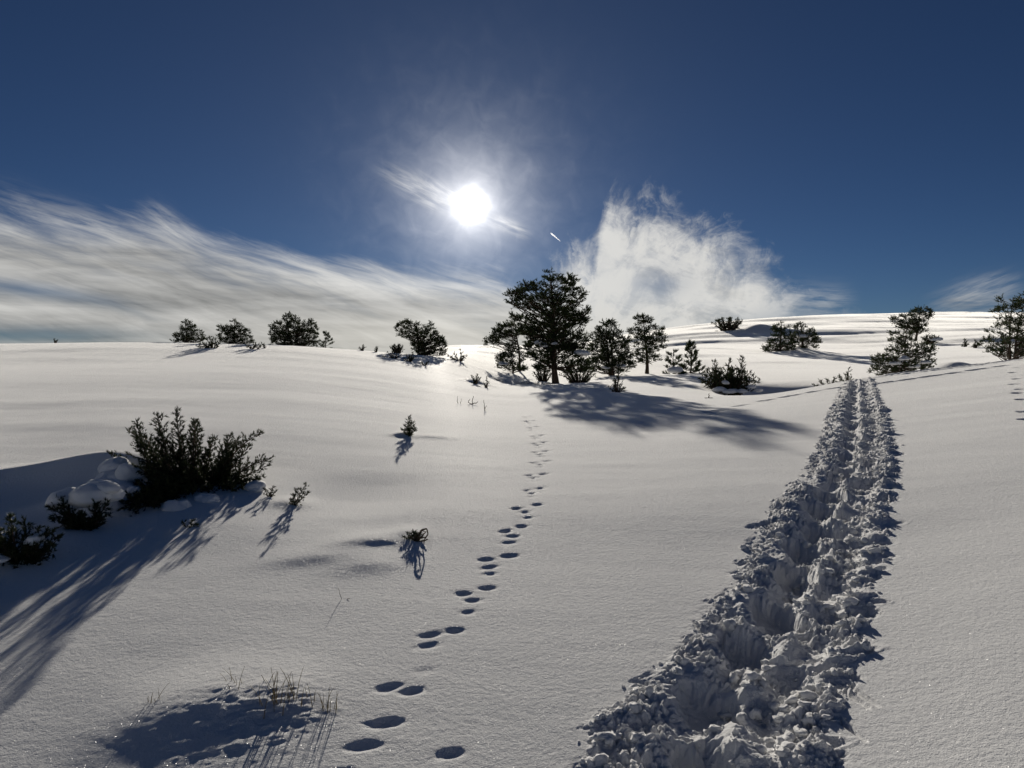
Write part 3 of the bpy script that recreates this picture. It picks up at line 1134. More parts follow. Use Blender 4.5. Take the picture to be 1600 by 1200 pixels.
def make_pine(label, cat, px, Y, outline, hpx, tuft=0.11, limbs=44, trunk_px=8, lean=0.0, seed=1, group='pines scattered over the snow slopes', top_dx=0.0,
              bare=0.0, sink=0.05, snow=(), rise=0.55, dens=1.0, base_dx=None, name='pine_tree', split_limbs=False, stems=None, top_py=None, inner=0.25, gaps=0.12):
    """outline: (height fraction, left px, right px) of the crown round the trunk line, ascending"""
    rs = np.random.RandomState(seed)
    k = Y / F
    x, y = at_depth(px, Y)
    z = H1(x, y) - sink
    H = hpx * k + sink
    if top_py:                       # foot hidden behind the crest: the height comes from the top
        q_ = ray(px, top_py)
        H = max(H, CAM_Z + q_[2] / q_[1] * Y - z)
    root = thing(name, (x, y, z), label, cat, group)
    tr = trunk_px * k / 2
    stems = stems or [(0.0, 0.0, 1.0)]
    wood = MB()
    P, D, L = [], [], []
    o = sorted(outline)
    h_lo, h_hi = o[0][0], o[-1][0]
    for si, (sdx, sdy, sh) in enumerate(stems):
        n = 9
        t = np.linspace(0, 1, n)
        tp = np.stack([sdx * k * np.minimum(1, 0.3 + t) + top_dx * k * t ** 1.3 + 0.02 * H * np.sin(t * 5 + seed), sdy * k * np.minimum(1, 0.3 + t) + 0.015 * H * np.sin(t * 4 + seed * 2), t * H * sh * 0.985], -1)
        tp -= tp[0] - np.array([sdx * k * 0.3, sdy * k * 0.3, 0])
        rad = tr * (1.0 - 0.88 * t ** 0.85) * (1 if si == 0 else 0.7)
        rad[0] *= 1.25
        wood.tube(tp, rad, 8)
        nl = int(limbs / len(stems))
        for i in range(nl):
            hf = h_lo + (h_hi - h_lo) * ((i + rs.rand()) / nl)
            ph = i * 2.39996 + rs.randn() * 0.35 + si
            c, s = math.cos(ph), math.sin(ph)
            if rs.rand() < gaps:
                continue
            l, r = env(o, hf, 1), env(o, hf, 2)
            cx = top_dx * hf ** 1.3
            # tip of the limb, where the crown's outline lies
            ex = (r if c > 0 else l) * k * math.copysign(abs(c) ** 0.55, c)
            ey = (abs(l) + abs(r)) / 2 * k * 0.95 * s
            if len(stems) > 1:
                ex -= 0  # outline is common to the stems
            q = rs.uniform(0.60, 1.06) * (1.0 + 0.16 * math.sin(3 * ph + seed) * math.sin(hf * 9 + seed * 1.7))
            tip = np.array([ex * q, ey * q, hf * H + rs.randn() * 0.015 * H])
            reach = math.hypot(tip[0], tip[1])
            ah = max(0.05 * H, tip[2] - reach * rise * (0.35 + 0.9 * hf) - 0.02 * H)
            ah = min(ah, H * sh * 0.96)
            base = np.array([np.interp(ah, tp[:, 2], tp[:, 0]), np.interp(ah, tp[:, 2], tp[:, 1]), ah])
            mid = base * 0.45 + tip * 0.55 + np.array([rs.randn() * 0.06, rs.randn() * 0.06, -0.17 + 0.05 * rs.randn()]) * reach
            lp = bez(base, mid, tip, 7)
            len_l = np.linalg.norm(tip - base)
            r0 = min(tr * 0.45, 0.03 * len_l + 0.004) * (1 - 0.5 * hf)
            tgt = wood
            if split_limbs and reach > 0.30 * H * 0.5 and i % 2 == 0:
                tgt = MB()
            tgt.tube(lp, np.linspace(r0, r0 * 0.25, 7), 5)
            if tgt is not wood:
                tgt.build('limb', M_BARK, root, True)
            ld = unit(tip - base)
            # twigs and their needle sprays
            nt = max(4, int(dens * len_l / (tuft * 0.62)))
            for j in range(nt):
                tt = inner + (1 - inner) * (j + rs.rand()) / nt
                b0 = (1 - tt) ** 2 * base + 2 * tt * (1 - tt) * mid + tt ** 2 * tip
                side = np.cross(ld, (0, 0, 1.0))
                sg = 1 if j % 2 else -1
                dr = unit(ld * rs.uniform(0.5, 1.1) + side * sg * rs.uniform(0.3, 1.2) + np.array([0, 0, rs.uniform(-0.05, 0.75)]))
                tl = max(tuft * 1.0, len_l * rs.uniform(0.20, 0.44) * (1.15 - 0.75 * tt))
                wood.tube(np.stack([b0, b0 + dr * tl * 0.9]), [r0 * 0.28, r0 * 0.12], 3)
                ns = max(2, int(round(tl / (tuft * 0.55) * dens)))
                for e in range(ns):
                    u = (e + 1) / ns
                    P.append(b0 + dr * tl * u + rs.randn(3) * tuft * 0.12)
                    D.append(unit(dr + np.array([0, 0, 0.35]) + rs.randn(3) * 0.25))
                    L.append(tuft * rs.uniform(0.8, 1.2))
            for e in range(2):
                P.append(tip + rs.randn(3) * tuft * 0.15)
                D.append(unit(ld + np.array([0, 0, 0.5]) + rs.randn(3) * 0.2))
                L.append(tuft * 1.1)
        # leader
        for e in range(5):
            P.append(tp[-1] - np.array([0, 0, tuft * 0.5 * e]))
            D.append(unit(np.array([0, 0, 1.0]) + rs.randn(3) * 0.3))
            L.append(tuft)
    wood.build('trunk', M_BARK, root, True)
    v, f = needles(np.array(P), np.array(D), np.array(L), rs, 14, 0.95, 0.085)
    keep = v.reshape(-1, 3, 3)[:, :, 2].min(1) > -0.02
    v = v.reshape(-1, 3, 3)[keep].reshape(-1, 3)
    mesh_obj('crown', v, np.arange(len(v)).reshape(-1, 3), M_PINE, root)
    for i, (sx, sy_, sw, sh_, dy) in enumerate(snow):
        lv, lf = lump((sw * k, sw * k * 0.8, sh_ * k), rs, seed + i, 0.45)
        mesh_obj('snow_patch', lv + np.array([sx * k, dy * k, sy_ * k + sink]), lf, M_SNOW2, root, True)
    return root


def inside(poly, x, y):
    c = np.zeros(len(x), dtype=bool)
    n = len(poly)
    for i in range(n):
        (x0, y0), (x1, y1) = poly[i], poly[(i + 1) % n]
        if y0 == y1:
            continue
        c ^= ((y0 > y) != (y1 > y)) & (x < (x1 - x0) * (y - y0) / (y1 - y0) + x0)
    return c


def make_clump_pine(label, px, Y, foot, crown, rad=5.0, trunk_px=4.0, seed=1, group=None, holes=(), rise=0.5, fill=2.4, snow=(), stems=None, limbs=False,
                    shoots=9, bare=0.0, apex=None, depth=0.85, sink=0.06, up=0.55, flat=1.0):
    """a pine whose boughs end in pads of needles; crown = outline (photo rows and columns) of the pads at the tree's distance Y"""
    rs = np.random.RandomState(seed)
    k = Y / F
    x, y = at_depth(px, Y)
    z = H1(x, y) - sink

    def to_local(cx, cy):
        q = ray(cx, cy)
        return q[0] / q[1] * Y - x, CAM_Z + q[2] / q[1] * Y - z
    poly = [to_local(*p) for p in crown]
    pa = np.array(poly)
    R = rad * k
    root = thing('pine_tree', (x, y, z), label, 'pine', group)
    ztop = pa[:, 1].max()
    low = pa[:, 1] < 0.30 * ztop                # lowest boughs sweep the snow
    pa[low, 1] -= (1.0 if bare < 0.05 else 0.6) * R
    poly = [tuple(q) for q in pa]
    at = to_local(*apex) if apex else tuple(pa[pa[:, 1].argmax()])
    # clump centres spread evenly inside the outline, a little inside its edge
    area = 0.5 * abs(np.dot(pa[:, 0], np.roll(pa[:, 1], 1)) - np.dot(pa[:, 1], np.roll(pa[:, 0], 1)))
    want = int(fill * area / (math.pi * (R * 0.8) ** 2))
    pts = []
    lo, hi = pa.min(0), pa.max(0)
    cand = rs.uniform(lo, hi, (want * 30, 2))
    ok = inside(poly, cand[:, 0], cand[:, 1])
    for ang in range(6):                       # keep the pads within the outline
        ok &= inside(poly, cand[:, 0] + 0.5 * R * math.cos(ang), cand[:, 1] + 0.5 * R * math.sin(ang) + 0.1 * R)
    for (hx, hy, hw, hh) in holes:
        ax, az_ = to_local(hx, hy)
        ok &= ((cand[:, 0] - ax) / (hw * k)) ** 2 + ((cand[:, 1] - az_) / (hh * k)) ** 2 > 1
    cand = cand[ok]
    for c in cand:
        row = np.abs(cand[:, 1] - c[1]) < 0.06 * (hi[1] - lo[1])
        a, b = cand[row, 0].min(), cand[row, 0].max()
        hw = max(R, (b - a) / 2)
        d = depth * math.sqrt(max(0.0, hw * hw - (c[0] - (a + b) / 2) ** 2)) * rs.uniform(-1, 1)
        p = np.array([c[0], d, c[1]])
        if all(np.linalg.norm((p - q) * (1, 0.8, 1.15 * flat)) > R * 0.72 for q in pts):
            pts.append(p)
        if len(pts) >= want:
            break
    wood = MB()
    t = np.linspace(0, 1, 10)
    paths = []
    for (sdx, sdy, sh) in (stems or [(0, 0, 1.0)]):
        tx = at[0] if not stems else at[0] * 0.3 + sdx * k
        tp = np.stack([tx * t ** 1.4 + sdx * k * 0.3 * (1 - t) + 0.012 * ztop * np.sin(t * 6 + seed), sdy * k * t + 0.012 * ztop * np.sin(t * 5 + 2 * seed), t * ztop * 0.95 * sh], -1)
        wood.tube(tp, trunk_px * k / 2 * (1.0 - 0.86 * t ** 0.9) * np.where(t == 0, 1.2, 1.0), 8)
        paths.append(tp)
    P, D, L = [], [], []
    n_limb = 0
    for i, c in enumerate(pts):
        tp = min(paths, key=lambda q: abs(np.interp(c[2], q[:, 2], q[:, 0]) - c[0]))
        tz = c[2]
        ax = np.array([np.interp(tz, tp[:, 2], tp[:, 0]), np.interp(tz, tp[:, 2], tp[:, 1])])
        reach = math.hypot(c[0] - ax[0], c[1] - ax[1])
        ah = float(np.clip(tz - rise * reach * rs.uniform(0.6, 1.2), max(bare, 0.05) * ztop, 0.93 * ztop))
        b0 = np.array([np.interp(ah, tp[:, 2], tp[:, 0]), np.interp(ah, tp[:, 2], tp[:, 1]), ah])
        mid = b0 * 0.5 + c * 0.5 + np.array([rs.randn() * 0.08, rs.randn() * 0.08, -0.08 + 0.08 * rs.randn()]) * reach
        ln = np.linalg.norm(c - b0)
        r0 = min(trunk_px * k * 0.16, 0.010 * ln + 0.10 * R * 0.35)
        tgt = wood
        if limbs and reach > 3.2 * R and n_limb < 40 and i % 3 == 0:
            tgt = MB()
        lp = bez(b0, mid, c, 7)
        lp[1:-1] += rs.randn(5, 3) * 0.012 * ln
        tgt.tube(lp, np.linspace(r0, r0 * 0.4, 7), 5)
        if tgt is not wood:
            tgt.build('limb', M_BARK, root, True)
            n_limb += 1
        out = unit(np.array([c[0] - ax[0], c[1] - ax[1], 0.0]) + 1e-6)
        rk = R * rs.uniform(0.75, 1.2)
        for e in range(shoots):
            dr = unit(out * 0.55 + np.array([0, 0, up]) + rs.randn(3) * np.array([0.75, 0.75, 0.42 / flat]))
            sl = rk * rs.uniform(0.6, 1.4)
            wood.tube(np.stack([c, c + dr * sl * 0.85]), [r0 * 0.35, r0 * 0.15], 3)
            for u in (0.4, 0.72, 1.0):
                P.append(c + dr * sl * u + rs.randn(3) * rk * 0.07)
                D.append(unit(dr + np.array([0, 0, 0.3]) + rs.randn(3) * 0.25))
                L.append(rk * rs.uniform(0.34, 0.52))
    wood.build('trunk', M_BARK, root, True)
    v, f = needles(np.array(P), np.array(D), np.array(L), rs, 13, 0.95, 0.085)
    keep = v.reshape(-1, 3, 3)[:, :, 2].min(1) > 0.0
    v = v.reshape(-1, 3, 3)[keep].reshape(-1, 3)
    mesh_obj('crown', v, np.arange(len(v)).reshape(-1, 3), M_PINE, root)
    for i, (cx, cy, sw, sh_, dy) in enumerate(snow):
        a, b = to_local(cx, cy)
        lv, lf = lump((sw * k, sw * k * 0.8, sh_ * k), rs, seed + i, 0.5, None, 0.2)
        mesh_obj('snow_patch', lv + np.array([a, dy * k, b]), lf, M_SNOW2, root, True)
    return root


def make_bush(label, cat, px, Y, leaders, tuft=0.03, seed=1, group=None, snow=(), sink=0.05, name='juniper', stem=3.0, width=0.30, mat=None, nn=11, z=None, dens=1.0, wid=0.10, tall=1.0):
    """leaders: (base dx, base dy, tip dx, tip height, depth offset of the tip) in px at this distance"""
    rs = np.random.RandomState(seed)
    k = Y / F
    x, y = at_depth(px, Y)
    zz = (H1(x, y) if z is None else z) - sink
    root = thing(name, (x, y, zz), label, cat, group)
    wood = MB()
    P, D, L = [], [], []
    for (bx, by, tx, th_, td) in leaders:
        base = np.array([bx * k, by * k, 0.0])
        tip = np.array([tx * k, td * k, th_ * k * tall + sink])
        ln = np.linalg.norm(tip - base)
        mid = base * 0.5 + tip * 0.5 + np.array([(bx - tx) * k * 0.15, 0, 0.06 * ln]) + rs.randn(3) * 0.07 * ln
        lp = bez(base, mid, tip, 7)
        r0 = stem * k * 0.5 + 0.008 * ln
        wood.tube(lp, np.linspace(r0, r0 * 0.15, 7), 5)
        ld = unit(tip - base)
        nb = max(6, int(dens * ln / (tuft * 0.55)))
        for j in range(nb):
            tt = 0.02 + 0.98 * (j + rs.rand()) / nb
            b0 = (1 - tt) ** 2 * base + 2 * tt * (1 - tt) * mid + tt ** 2 * tip
            ph = j * 2.4 + rs.randn() * 0.4
            a = unit(np.cross(ld, (0.3, 1, 0.2)))
            b = np.cross(ld, a)
            dr = unit(ld * rs.uniform(0.5, 1.3) + (a * math.cos(ph) + b * math.sin(ph)) + np.array([0, 0, 0.25]))
            bl = width * ln * (1.08 - tt) ** 0.8 * rs.uniform(0.3, 1.25) + tuft * 0.4
            wood.tube(np.stack([b0, b0 + dr * bl * 0.9]), [r0 * 0.25, r0 * 0.08], 3)
            ns = max(2, int(bl / (tuft * 0.55)))
            for e in range(ns):
                u = (e + 0.8) / ns
                pp = b0 + dr * bl * u
                P.append(pp + rs.randn(3) * tuft * 0.22)
                D.append(unit(dr + rs.randn(3) * 0.45 + np.array([0, 0, 0.2])))
                L.append(tuft * rs.uniform(0.7, 1.2))
        P.append(tip)
        D.append(ld)
        L.append(tuft * 1.1)
    wood.build('stems', M_BARK, root, True)
    v, f = needles(np.array(P), np.array(D), np.array(L), rs, nn, 0.9, wid)
    mesh_obj('foliage', v, f, mat or M_JUN, root)
    for i, (sx, sy_, sw, sh_, dy) in enumerate(snow):
        lv, lf = lump((sw * k * 1.15, sw * k, sh_ * k * 1.25), rs, seed * 7 + i, 0.7, ICO3 if sw * k > 0.06 and Y < 12 else ICO2, 0.16)
        mesh_obj('snow_patch', lv + np.array([sx * k, dy * k, sy_ * k + sink]), lf, M_SNOW2, root, True)
    return root


def dome(w_l, w_r, h, n, rs, low=0.25, depth=0.8):
    """leaders of a rounded bush: spread over a half dome"""
    out = []
    for i in range(n):
        a = i * 2.399 + rs.rand()
        q = math.sqrt((i + 0.5) / n)
        dx = math.cos(a) * q
        dy = math.sin(a) * q
        wx = w_r if dx > 0 else w_l
        hh = h * (low + (1 - low) * math.sqrt(max(0, 1 - q * q)) * rs.uniform(0.8, 1.05))
        out.append((dx * wx * 0.35, dy * (w_l + w_r) * 0.5 * depth * 0.35, dx * wx, hh, dy * (w_l + w_r) * 0.5 * depth))
    return out


G_LEFT = 'young pines along the left skyline'
G_MID = 'pines behind and beside the big pine'
G_HILL = 'pines on the far right hillside'
CONE = [(0.04, 1.0, 1.0), (0.2, 0.95, 0.95), (0.4, 0.72, 0.72), (0.6, 0.5, 0.5), (0.8, 0.27, 0.27), (0.95, 0.08, 0.08)]


def scaled(o, l, r):
    return [(h, a * l, b * r) for h, a, b in o]


# ---- the big pine
make_clump_pine('largest pine with broad open crown and bare dark trunk in the middle of the slope', 868, 34.0, 598,
                [(856, 419), (865, 421), (872, 431), (880, 436), (889, 429), (900, 432), (909, 441), (908, 453), (925, 457), (923, 466), (910, 473), (903, 482), (929, 478), (928, 488),
                 (914, 496), (917, 505), (906, 512), (912, 522), (920, 530), (917, 544), (922, 556), (925, 577), (902, 588), (882, 586), (876, 566), (862, 566), (850, 582), (830, 568), (826, 552),
                 (818, 540), (806, 522), (794, 503), (802, 491), (815, 489), (838, 497), (822, 486), (798, 481), (790, 466), (791, 450), (808, 452), (822, 439), (836, 433), (850, 440), (850, 422)],
                rad=8.6, trunk_px=10.5, seed=3, group='pines scattered over the snow slopes', holes=((827, 490, 15, 4), (908, 480, 8, 3.5), (842, 462, 5, 4), (884, 468, 5, 4), (838, 548, 7, 6), (886, 520, 5, 5)),
                rise=0.6, fill=3.3, limbs=True, flat=1.5, up=0.42, bare=0.14, shoots=10, apex=(858, 421),
                snow=((908, 552, 18, 8, -22), (846, 540, 12, 8, -14), (866, 537, 6, 4, -26), (847, 471, 9, 4, -18), (872, 468, 7, 3, -20), (840, 536, 8, 6, -20)))
# ---- beside and behind it
make_clump_pine('flat-topped pine leaning out to the left behind the biggest pine', 812, 43.0, 575,
                [(755, 538), (764, 528), (768, 512), (780, 507), (795, 503), (808, 507), (824, 510), (824, 530), (803, 530), (786, 531), (783, 543), (774, 548), (769, 539), (757, 547)],
                rad=6.5, trunk_px=5, seed=12, group=G_MID, rise=0.35, fill=3.0, apex=(806, 508), bare=0.4)
make_clump_pine('low bushy pine in front of the flat-topped leaning pine', 801, 40.0, 574,
                [(800, 526), (808, 536), (816, 541), (820, 552), (828, 566), (824, 575), (800, 577), (778, 572), (772, 563), (778, 553), (785, 549), (788, 540), (795, 535)],
                rad=5.0, trunk_px=3, seed=14, group=G_MID, rise=0.4, fill=2.6, snow=((786, 568, 9, 5, -14),))
make_clump_pine('twin-topped dark pine close behind right of the biggest pine', 955, 43.0, 577,
                [(924, 560), (920, 545), (924, 530), (920, 522), (930, 511), (938, 502), (945, 496), (950, 503), (958, 496), (964, 508), (972, 520), (986, 530), (984, 550), (992, 566), (980, 578), (930, 578), (914, 570)],
                rad=6.0, trunk_px=5, seed=21, group=G_MID, rise=0.4, fill=3.6, stems=((-7, 0, 0.98), (7, 4, 1.0)), snow=((968, 572, 10, 4, -22), (945, 574, 9, 4, -24)))
make_clump_pine('dark layered pine with visible trunk between twin-topped pine and small right pair', 1011, 44.0, 578,
                [(1000, 488), (1012, 490), (1020, 498), (1017, 505), (1030, 512), (1040, 511), (1037, 522), (1046, 526), (1038, 533), (1042, 546), (1034, 551), (1030, 561), (1017, 567), (1004, 566), (994, 568), (989, 556),
                 (983, 548), (993, 536), (984, 521), (980, 514), (992, 508), (986, 500), (992, 497)],
                rad=5.5, trunk_px=6, seed=25, group=G_MID, rise=0.25, fill=2.6, bare=0.1, holes=((1030, 538, 8, 2.5), (992, 545, 6, 2.5), (1024, 520, 6, 2)), up=0.4, apex=(1006, 490))
make_pine('small pine with pointed top, right of the layered dark pine', 'pine', 1079, 44.5, scaled(CONE, 22, 22), 50, tuft=0.163, limbs=36, trunk_px=3, seed=31, group=G_MID)
make_pine('short round pine left of the pointed small pine with a snow heap at its foot', 'pine', 1053, 44.0,
          [(0.05, 15, 14), (0.4, 15, 14), (0.8, 10, 9), (1.0, 4, 4)], 37, tuft=0.163, limbs=26, trunk_px=3, seed=33, group=G_MID, snow=((-2, 5, 15, 9, -22),))
# undergrowth at the foot of the big pine
rs0 = np.random.RandomState(4)
make_bush('low dark brush at the foot of the biggest pine, right of its trunk', 'shrub', 905, 34.4, dome(32, 30, 24, 16, rs0, 0.3), tuft=0.10, seed=41, name='shrub', width=0.3, group='shrubs on the snow', nn=9)
make_bush('small dark bush left behind the trunk of the biggest pine', 'shrub', 848, 37.0, dome(18, 16, 24, 12, rs0, 0.3), tuft=0.11, seed=42, name='shrub', width=0.3, group='shrubs on the snow', nn=9)

# ---- left skyline
make_clump_pine('leftmost young pine on the skyline, alone with a long low left branch', 293, 36.0, 532,
                [(290, 497), (298, 502), (304, 507), (308, 514), (318, 519), (321, 531), (275, 534), (263, 531), (266, 527), (277, 529), (270, 521), (280, 520), (284, 510), (285, 503)],
                rad=3.4, trunk_px=3, seed=51, up=0.75, group=G_LEFT, rise=0.4, fill=2.8)
make_clump_pine('young pine on the skyline standing among snow-covered low branches', 367, 34.5, 541,
                [(340, 508), (350, 510), (352, 503), (359, 506), (366, 497), (372, 502), (379, 503), (382, 512), (388, 514), (393, 523), (396, 533), (384, 541), (352, 541), (344, 532), (340, 519)],
                rad=3.4, trunk_px=3, seed=53, up=0.75, group=G_LEFT, rise=0.5, fill=2.6, snow=((352, 540, 13, 4, -16), (382, 541, 12, 3, -16)))
make_bush('low sprawling branches in snow left of the second skyline pine', 'shrub', 332, 27.2, [(0, 0, -17, 7, 0), (0, 0, -10, 14, 3), (0, 0, -3, 16, 0), (4, 0, 6, 14, 0), (0, 0, -20, 3, -4), (6, 0, 10, 7, 0), (0, 0, 4, 10, -5)],
          tuft=0.10, seed=54, name='shrub', width=0.35, group='shrubs on the snow', nn=9)
make_bush('flat branch tips poking from snow right of the second skyline pine', 'shrub', 394, 27.2, [(0, 0, 10, 6, 0), (0, 0, -8, 5, 0), (2, 0, 6, 8, 0), (8, 0, 14, 3, -3)], tuft=0.09, seed=55, name='shrub', width=0.3,
          group='shrubs on the snow', nn=9)
make_bush('small leaning sprig just right of the second skyline pine', 'sprig', 415, 27.8, [(0, 0, -5, 8, 0), (0, 0, -2, 5, 0)], tuft=0.07, seed=56, name='sprig', width=0.25, group='sprigs poking from the snow', nn=8)
make_clump_pine('widest skyline pine with two rounded tops', 457, 37.0, 541,
                [(423, 520), (425, 508), (434, 505), (437, 496), (443, 493), (450, 488), (458, 494), (464, 491), (472, 500), (484, 497), (490, 506), (496, 511), (498, 526), (495, 542), (424, 538), (420, 528)],
                rad=3.8, trunk_px=4, seed=57, up=0.75, group=G_LEFT, rise=0.5, fill=3.0, stems=((-7, 0, 1.0), (14, 3, 0.93)))
make_pine('small thin pine tucked right beside the widest skyline pine', 'pine', 510, 37.5, scaled(CONE, 13, 14), 25, tuft=0.10, limbs=24, trunk_px=2, seed=59, top_py=518, group=G_LEFT)
make_clump_pine('wind-bent skyline pine with flat crown and dense right side, left of centre', 655, 38.0, 552,
                [(615, 517), (622, 505), (635, 499), (648, 503), (660, 506), (672, 501), (678, 508), (681, 517), (693, 525), (700, 540), (694, 553), (656, 555), (645, 546), (641, 533), (631, 529), (618, 524)],
                rad=4.1, trunk_px=5, seed=61, up=0.75, group=G_LEFT, rise=0.35, fill=3.0, apex=(650, 503))
make_bush('round dark bush at the left foot of the wind-bent skyline pine', 'shrub', 621, 35.6, dome(13, 11, 13, 12, rs0, 0.45), tuft=0.10, seed=62, name='shrub', width=0.35, group='shrubs on the snow', nn=9)
make_bush('tiny lone shrub at the far left end of the skyline', 'sprig', 88, 31.0, [(0, 0, -2, 6, 0), (0, 0, 3, 4, 0), (0, 0, 0, 3, 0)], tuft=0.06, seed=63, name='sprig', width=0.3, group='sprigs poking from the snow', nn=8)
make_bush('low dark bush with small pointed tip left of the flat-topped pine', 'shrub', 716, 37.0, [(0, 0, -14, 8, 0), (0, 0, -6, 10, 0), (3, 0, 4, 16, 0), (3, 0, 12, 7, 0), (3, 0, 8, 6, 0), (-6, 0, -10, 6, 0)], tuft=0.11, seed=64,
          name='shrub', width=0.3, group='shrubs on the snow', nn=9)
for i, (px, Y, lab, ld) in enumerate([
        (566, 33.5, 'tiny twin sprig on the crest left of the wind-bent pine', [(0, 0, -4, 4, 0), (0, 0, 2, 8, 0), (0, 0, 4, 5, 0)]),
        (588, 33.2, 'tiny upright sprig midway between the twin sprig and the wind-bent pine', [(0, 0, 0, 8, 0), (0, 0, 2, 5, 0)]),
        (613, 30.0, 'low sprig row below the round skyline bush', [(0, 0, -14, 3, 0), (0, 0, -6, 8, 0), (2, 0, 1, 9, 0), (4, 0, 7, 6, 0), (4, 0, 14, 4, 0)]),
        (641, 29.5, 'bushy sprig below the wind-bent pine', [(0, 0, -6, 10, 0), (0, 0, -1, 9, 0), (0, 0, 4, 13, 0), (0, 0, 8, 8, 0), (0, 0, -10, 5, 0)]),
        (664, 28.8, 'flat dark tip on the snow right below the wind-bent pine', [(0, 0, -5, 4, 0), (0, 0, 5, 5, 0)])]):
    make_bush(lab, 'sprig', px, Y, ld, tuft=0.075, seed=70 + i, name='sprig', width=0.32, group='sprigs poking from the snow', nn=8)

# ---- middle ground right
rs1 = np.random.RandomState(9)
make_bush('wide juniper with snow on its left side on the rim of the shaded gully', 'juniper', 1138, 27.0, dome(48, 48, 44, 34, rs1, 0.35) + [(10, 0, 22, 57, 0), (-20, 0, -22, 52, 0), (-5, 0, 2, 54, 0)], tuft=0.12, seed=81, name='juniper',
          width=0.26, group='junipers on the slope', nn=9, snow=((-24, 10, 12, 6, -36), (-8, 7, 11, 5, -40), (8, 8, 9, 5, -42), (24, 14, 7, 4, -38), (-14, 20, 7, 4, -32), (36, 8, 8, 4, -30)))
make_bush('small upright sapling right of the biggest pine at the edge of its shadow', 'sapling', 963, 24.6, [(0, 0, 4, 34, 0), (0, 0, -4, 17, 0), (-2, 0, -11, 8, 0), (2, 0, 8, 10, 0), (2, 0, 12, 5, 0), (0, 0, 1, 22, 0)], tuft=0.09, seed=83,
          name='sapling', width=0.22, group='saplings in the snow', nn=9)
make_bush('small sapling beside the top of the snowshoe trail', 'sapling', 1325, 20.6, [(0, 0, 1, 22, 0), (0, 0, -3, 14, 0), (0, 0, 5, 9, 0), (0, 0, -6, 5, 0)], tuft=0.075, seed=84, name='sapling', width=0.2, group='saplings in the snow', nn=9)
make_bush('low dark bush peeking over the crest left of the trail top', 'shrub', 1300, 22.5, [(0, 0, -18, 24, 0), (0, 0, -8, 28, 0), (0, 0, 4, 30, 0), (4, 0, 14, 31, 0), (0, 0, -26, 20, 0)], tuft=0.09, seed=85, name='shrub', width=0.2,
          group='shrubs on the snow', nn=9)
# ---- far hillside
make_bush('dark round bush high on the far hillside', 'shrub', 1137, 100.0, dome(27, 26, 20, 18, rs1, 0.4), tuft=0.35, seed=86, name='shrub', width=0.3, group='shrubs on the snow', nn=9)
make_clump_pine('left one of the twin pines on the far hillside', 1219, 64.0, 548,
                [(1193, 536), (1204, 530), (1206, 519), (1208, 508), (1215, 505), (1221, 501), (1228, 507), (1236, 510), (1242, 518), (1242, 547), (1192, 549)],
                rad=4.6, trunk_px=4, seed=91, group=G_HILL, rise=0.4, fill=2.6)
make_clump_pine('right one of the twin pines on the far hillside', 1254, 65.0, 548,
                [(1241, 512), (1250, 501), (1258, 507), (1264, 511), (1273, 514), (1274, 523), (1281, 530), (1279, 540), (1270, 547), (1240, 549), (1235, 532)],
                rad=4.6, trunk_px=4, seed=92, group=G_HILL, rise=0.4, fill=2.6, snow=((1249, 526, 7, 5, -16),))
make_clump_pine('upper pine with rounded top standing behind the pine at the trail crest', 1430, 78.0, 518,
                [(1392, 500), (1402, 492), (1412, 489), (1420, 491), (1426, 481), (1434, 480), (1441, 475), (1450, 481), (1459, 487), (1456, 498), (1447, 505), (1446, 518), (1416, 518), (1398, 508)],
                rad=4.8, trunk_px=4, seed=93, group=G_HILL, rise=0.4, fill=2.8)
make_bush('snowy low bush at the right foot of the upper pine', 'shrub', 1452, 74.0, dome(14, 16, 12, 10, rs1, 0.4), tuft=0.25, seed=94, name='shrub', width=0.3, group='shrubs on the snow', nn=9, snow=((2, 6, 8, 4, -10),))
make_clump_pine('snow-dusted pine right behind the crest beside the trail top', 1413, 27.0, 590,
                [(1413, 508), (1418, 507), (1420, 517), (1431, 520), (1424, 527), (1441, 534), (1455, 540), (1458, 551), (1447, 559), (1455, 570), (1452, 582), (1363, 588), (1362, 574), (1366, 570), (1361, 558), (1381, 553),
                 (1391, 542), (1384, 534), (1394, 527), (1386, 517), (1400, 517), (1412, 520)],
                rad=5.6, trunk_px=5, seed=95, group=G_HILL, rise=0.35, fill=2.4, apex=(1416, 509), snow=((1398, 560, 10, 6, -26), (1430, 566, 9, 5, -26), (1386, 568, 11, 6, -20), (1412, 572, 8, 5, -30)))
make_clump_pine('tall pine cut by the right edge of the photo', 1578, 25.0, 556,
                [(1561, 460), (1567, 464), (1574, 461), (1584, 468), (1591, 459), (1603, 458), (1614, 468), (1630, 480), (1634, 500), (1648, 520), (1650, 556), (1546, 558), (1549, 548), (1558, 538), (1528, 543), (1513, 535), (1532, 528),
                 (1548, 530), (1541, 517), (1555, 513), (1550, 504), (1540, 496), (1552, 493), (1546, 482), (1560, 477)],
                rad=6.5, trunk_px=5, seed=96, group=G_HILL, rise=0.5, fill=1.9, stems=((-6, 0, 1.0), (17, 4, 0.98)), bare=0.08)
for i, (px, Y, h, lab) in enumerate([(1507, 60.0, 12, 'left one of two tiny saplings left of the tall right-edge pine'), (1524, 58.0, 11, 'right one of two tiny saplings left of the tall right-edge pine')]):
    make_bush(lab, 'sapling', px, Y, [(0, 0, -1, h, 0), (0, 0, 4, 5, 0), (0, 0, 2, 8, 0), (0, 0, -4, 3, 0)], tuft=0.17, seed=98 + i, name='sapling', width=0.25, group='saplings in the snow', nn=8)

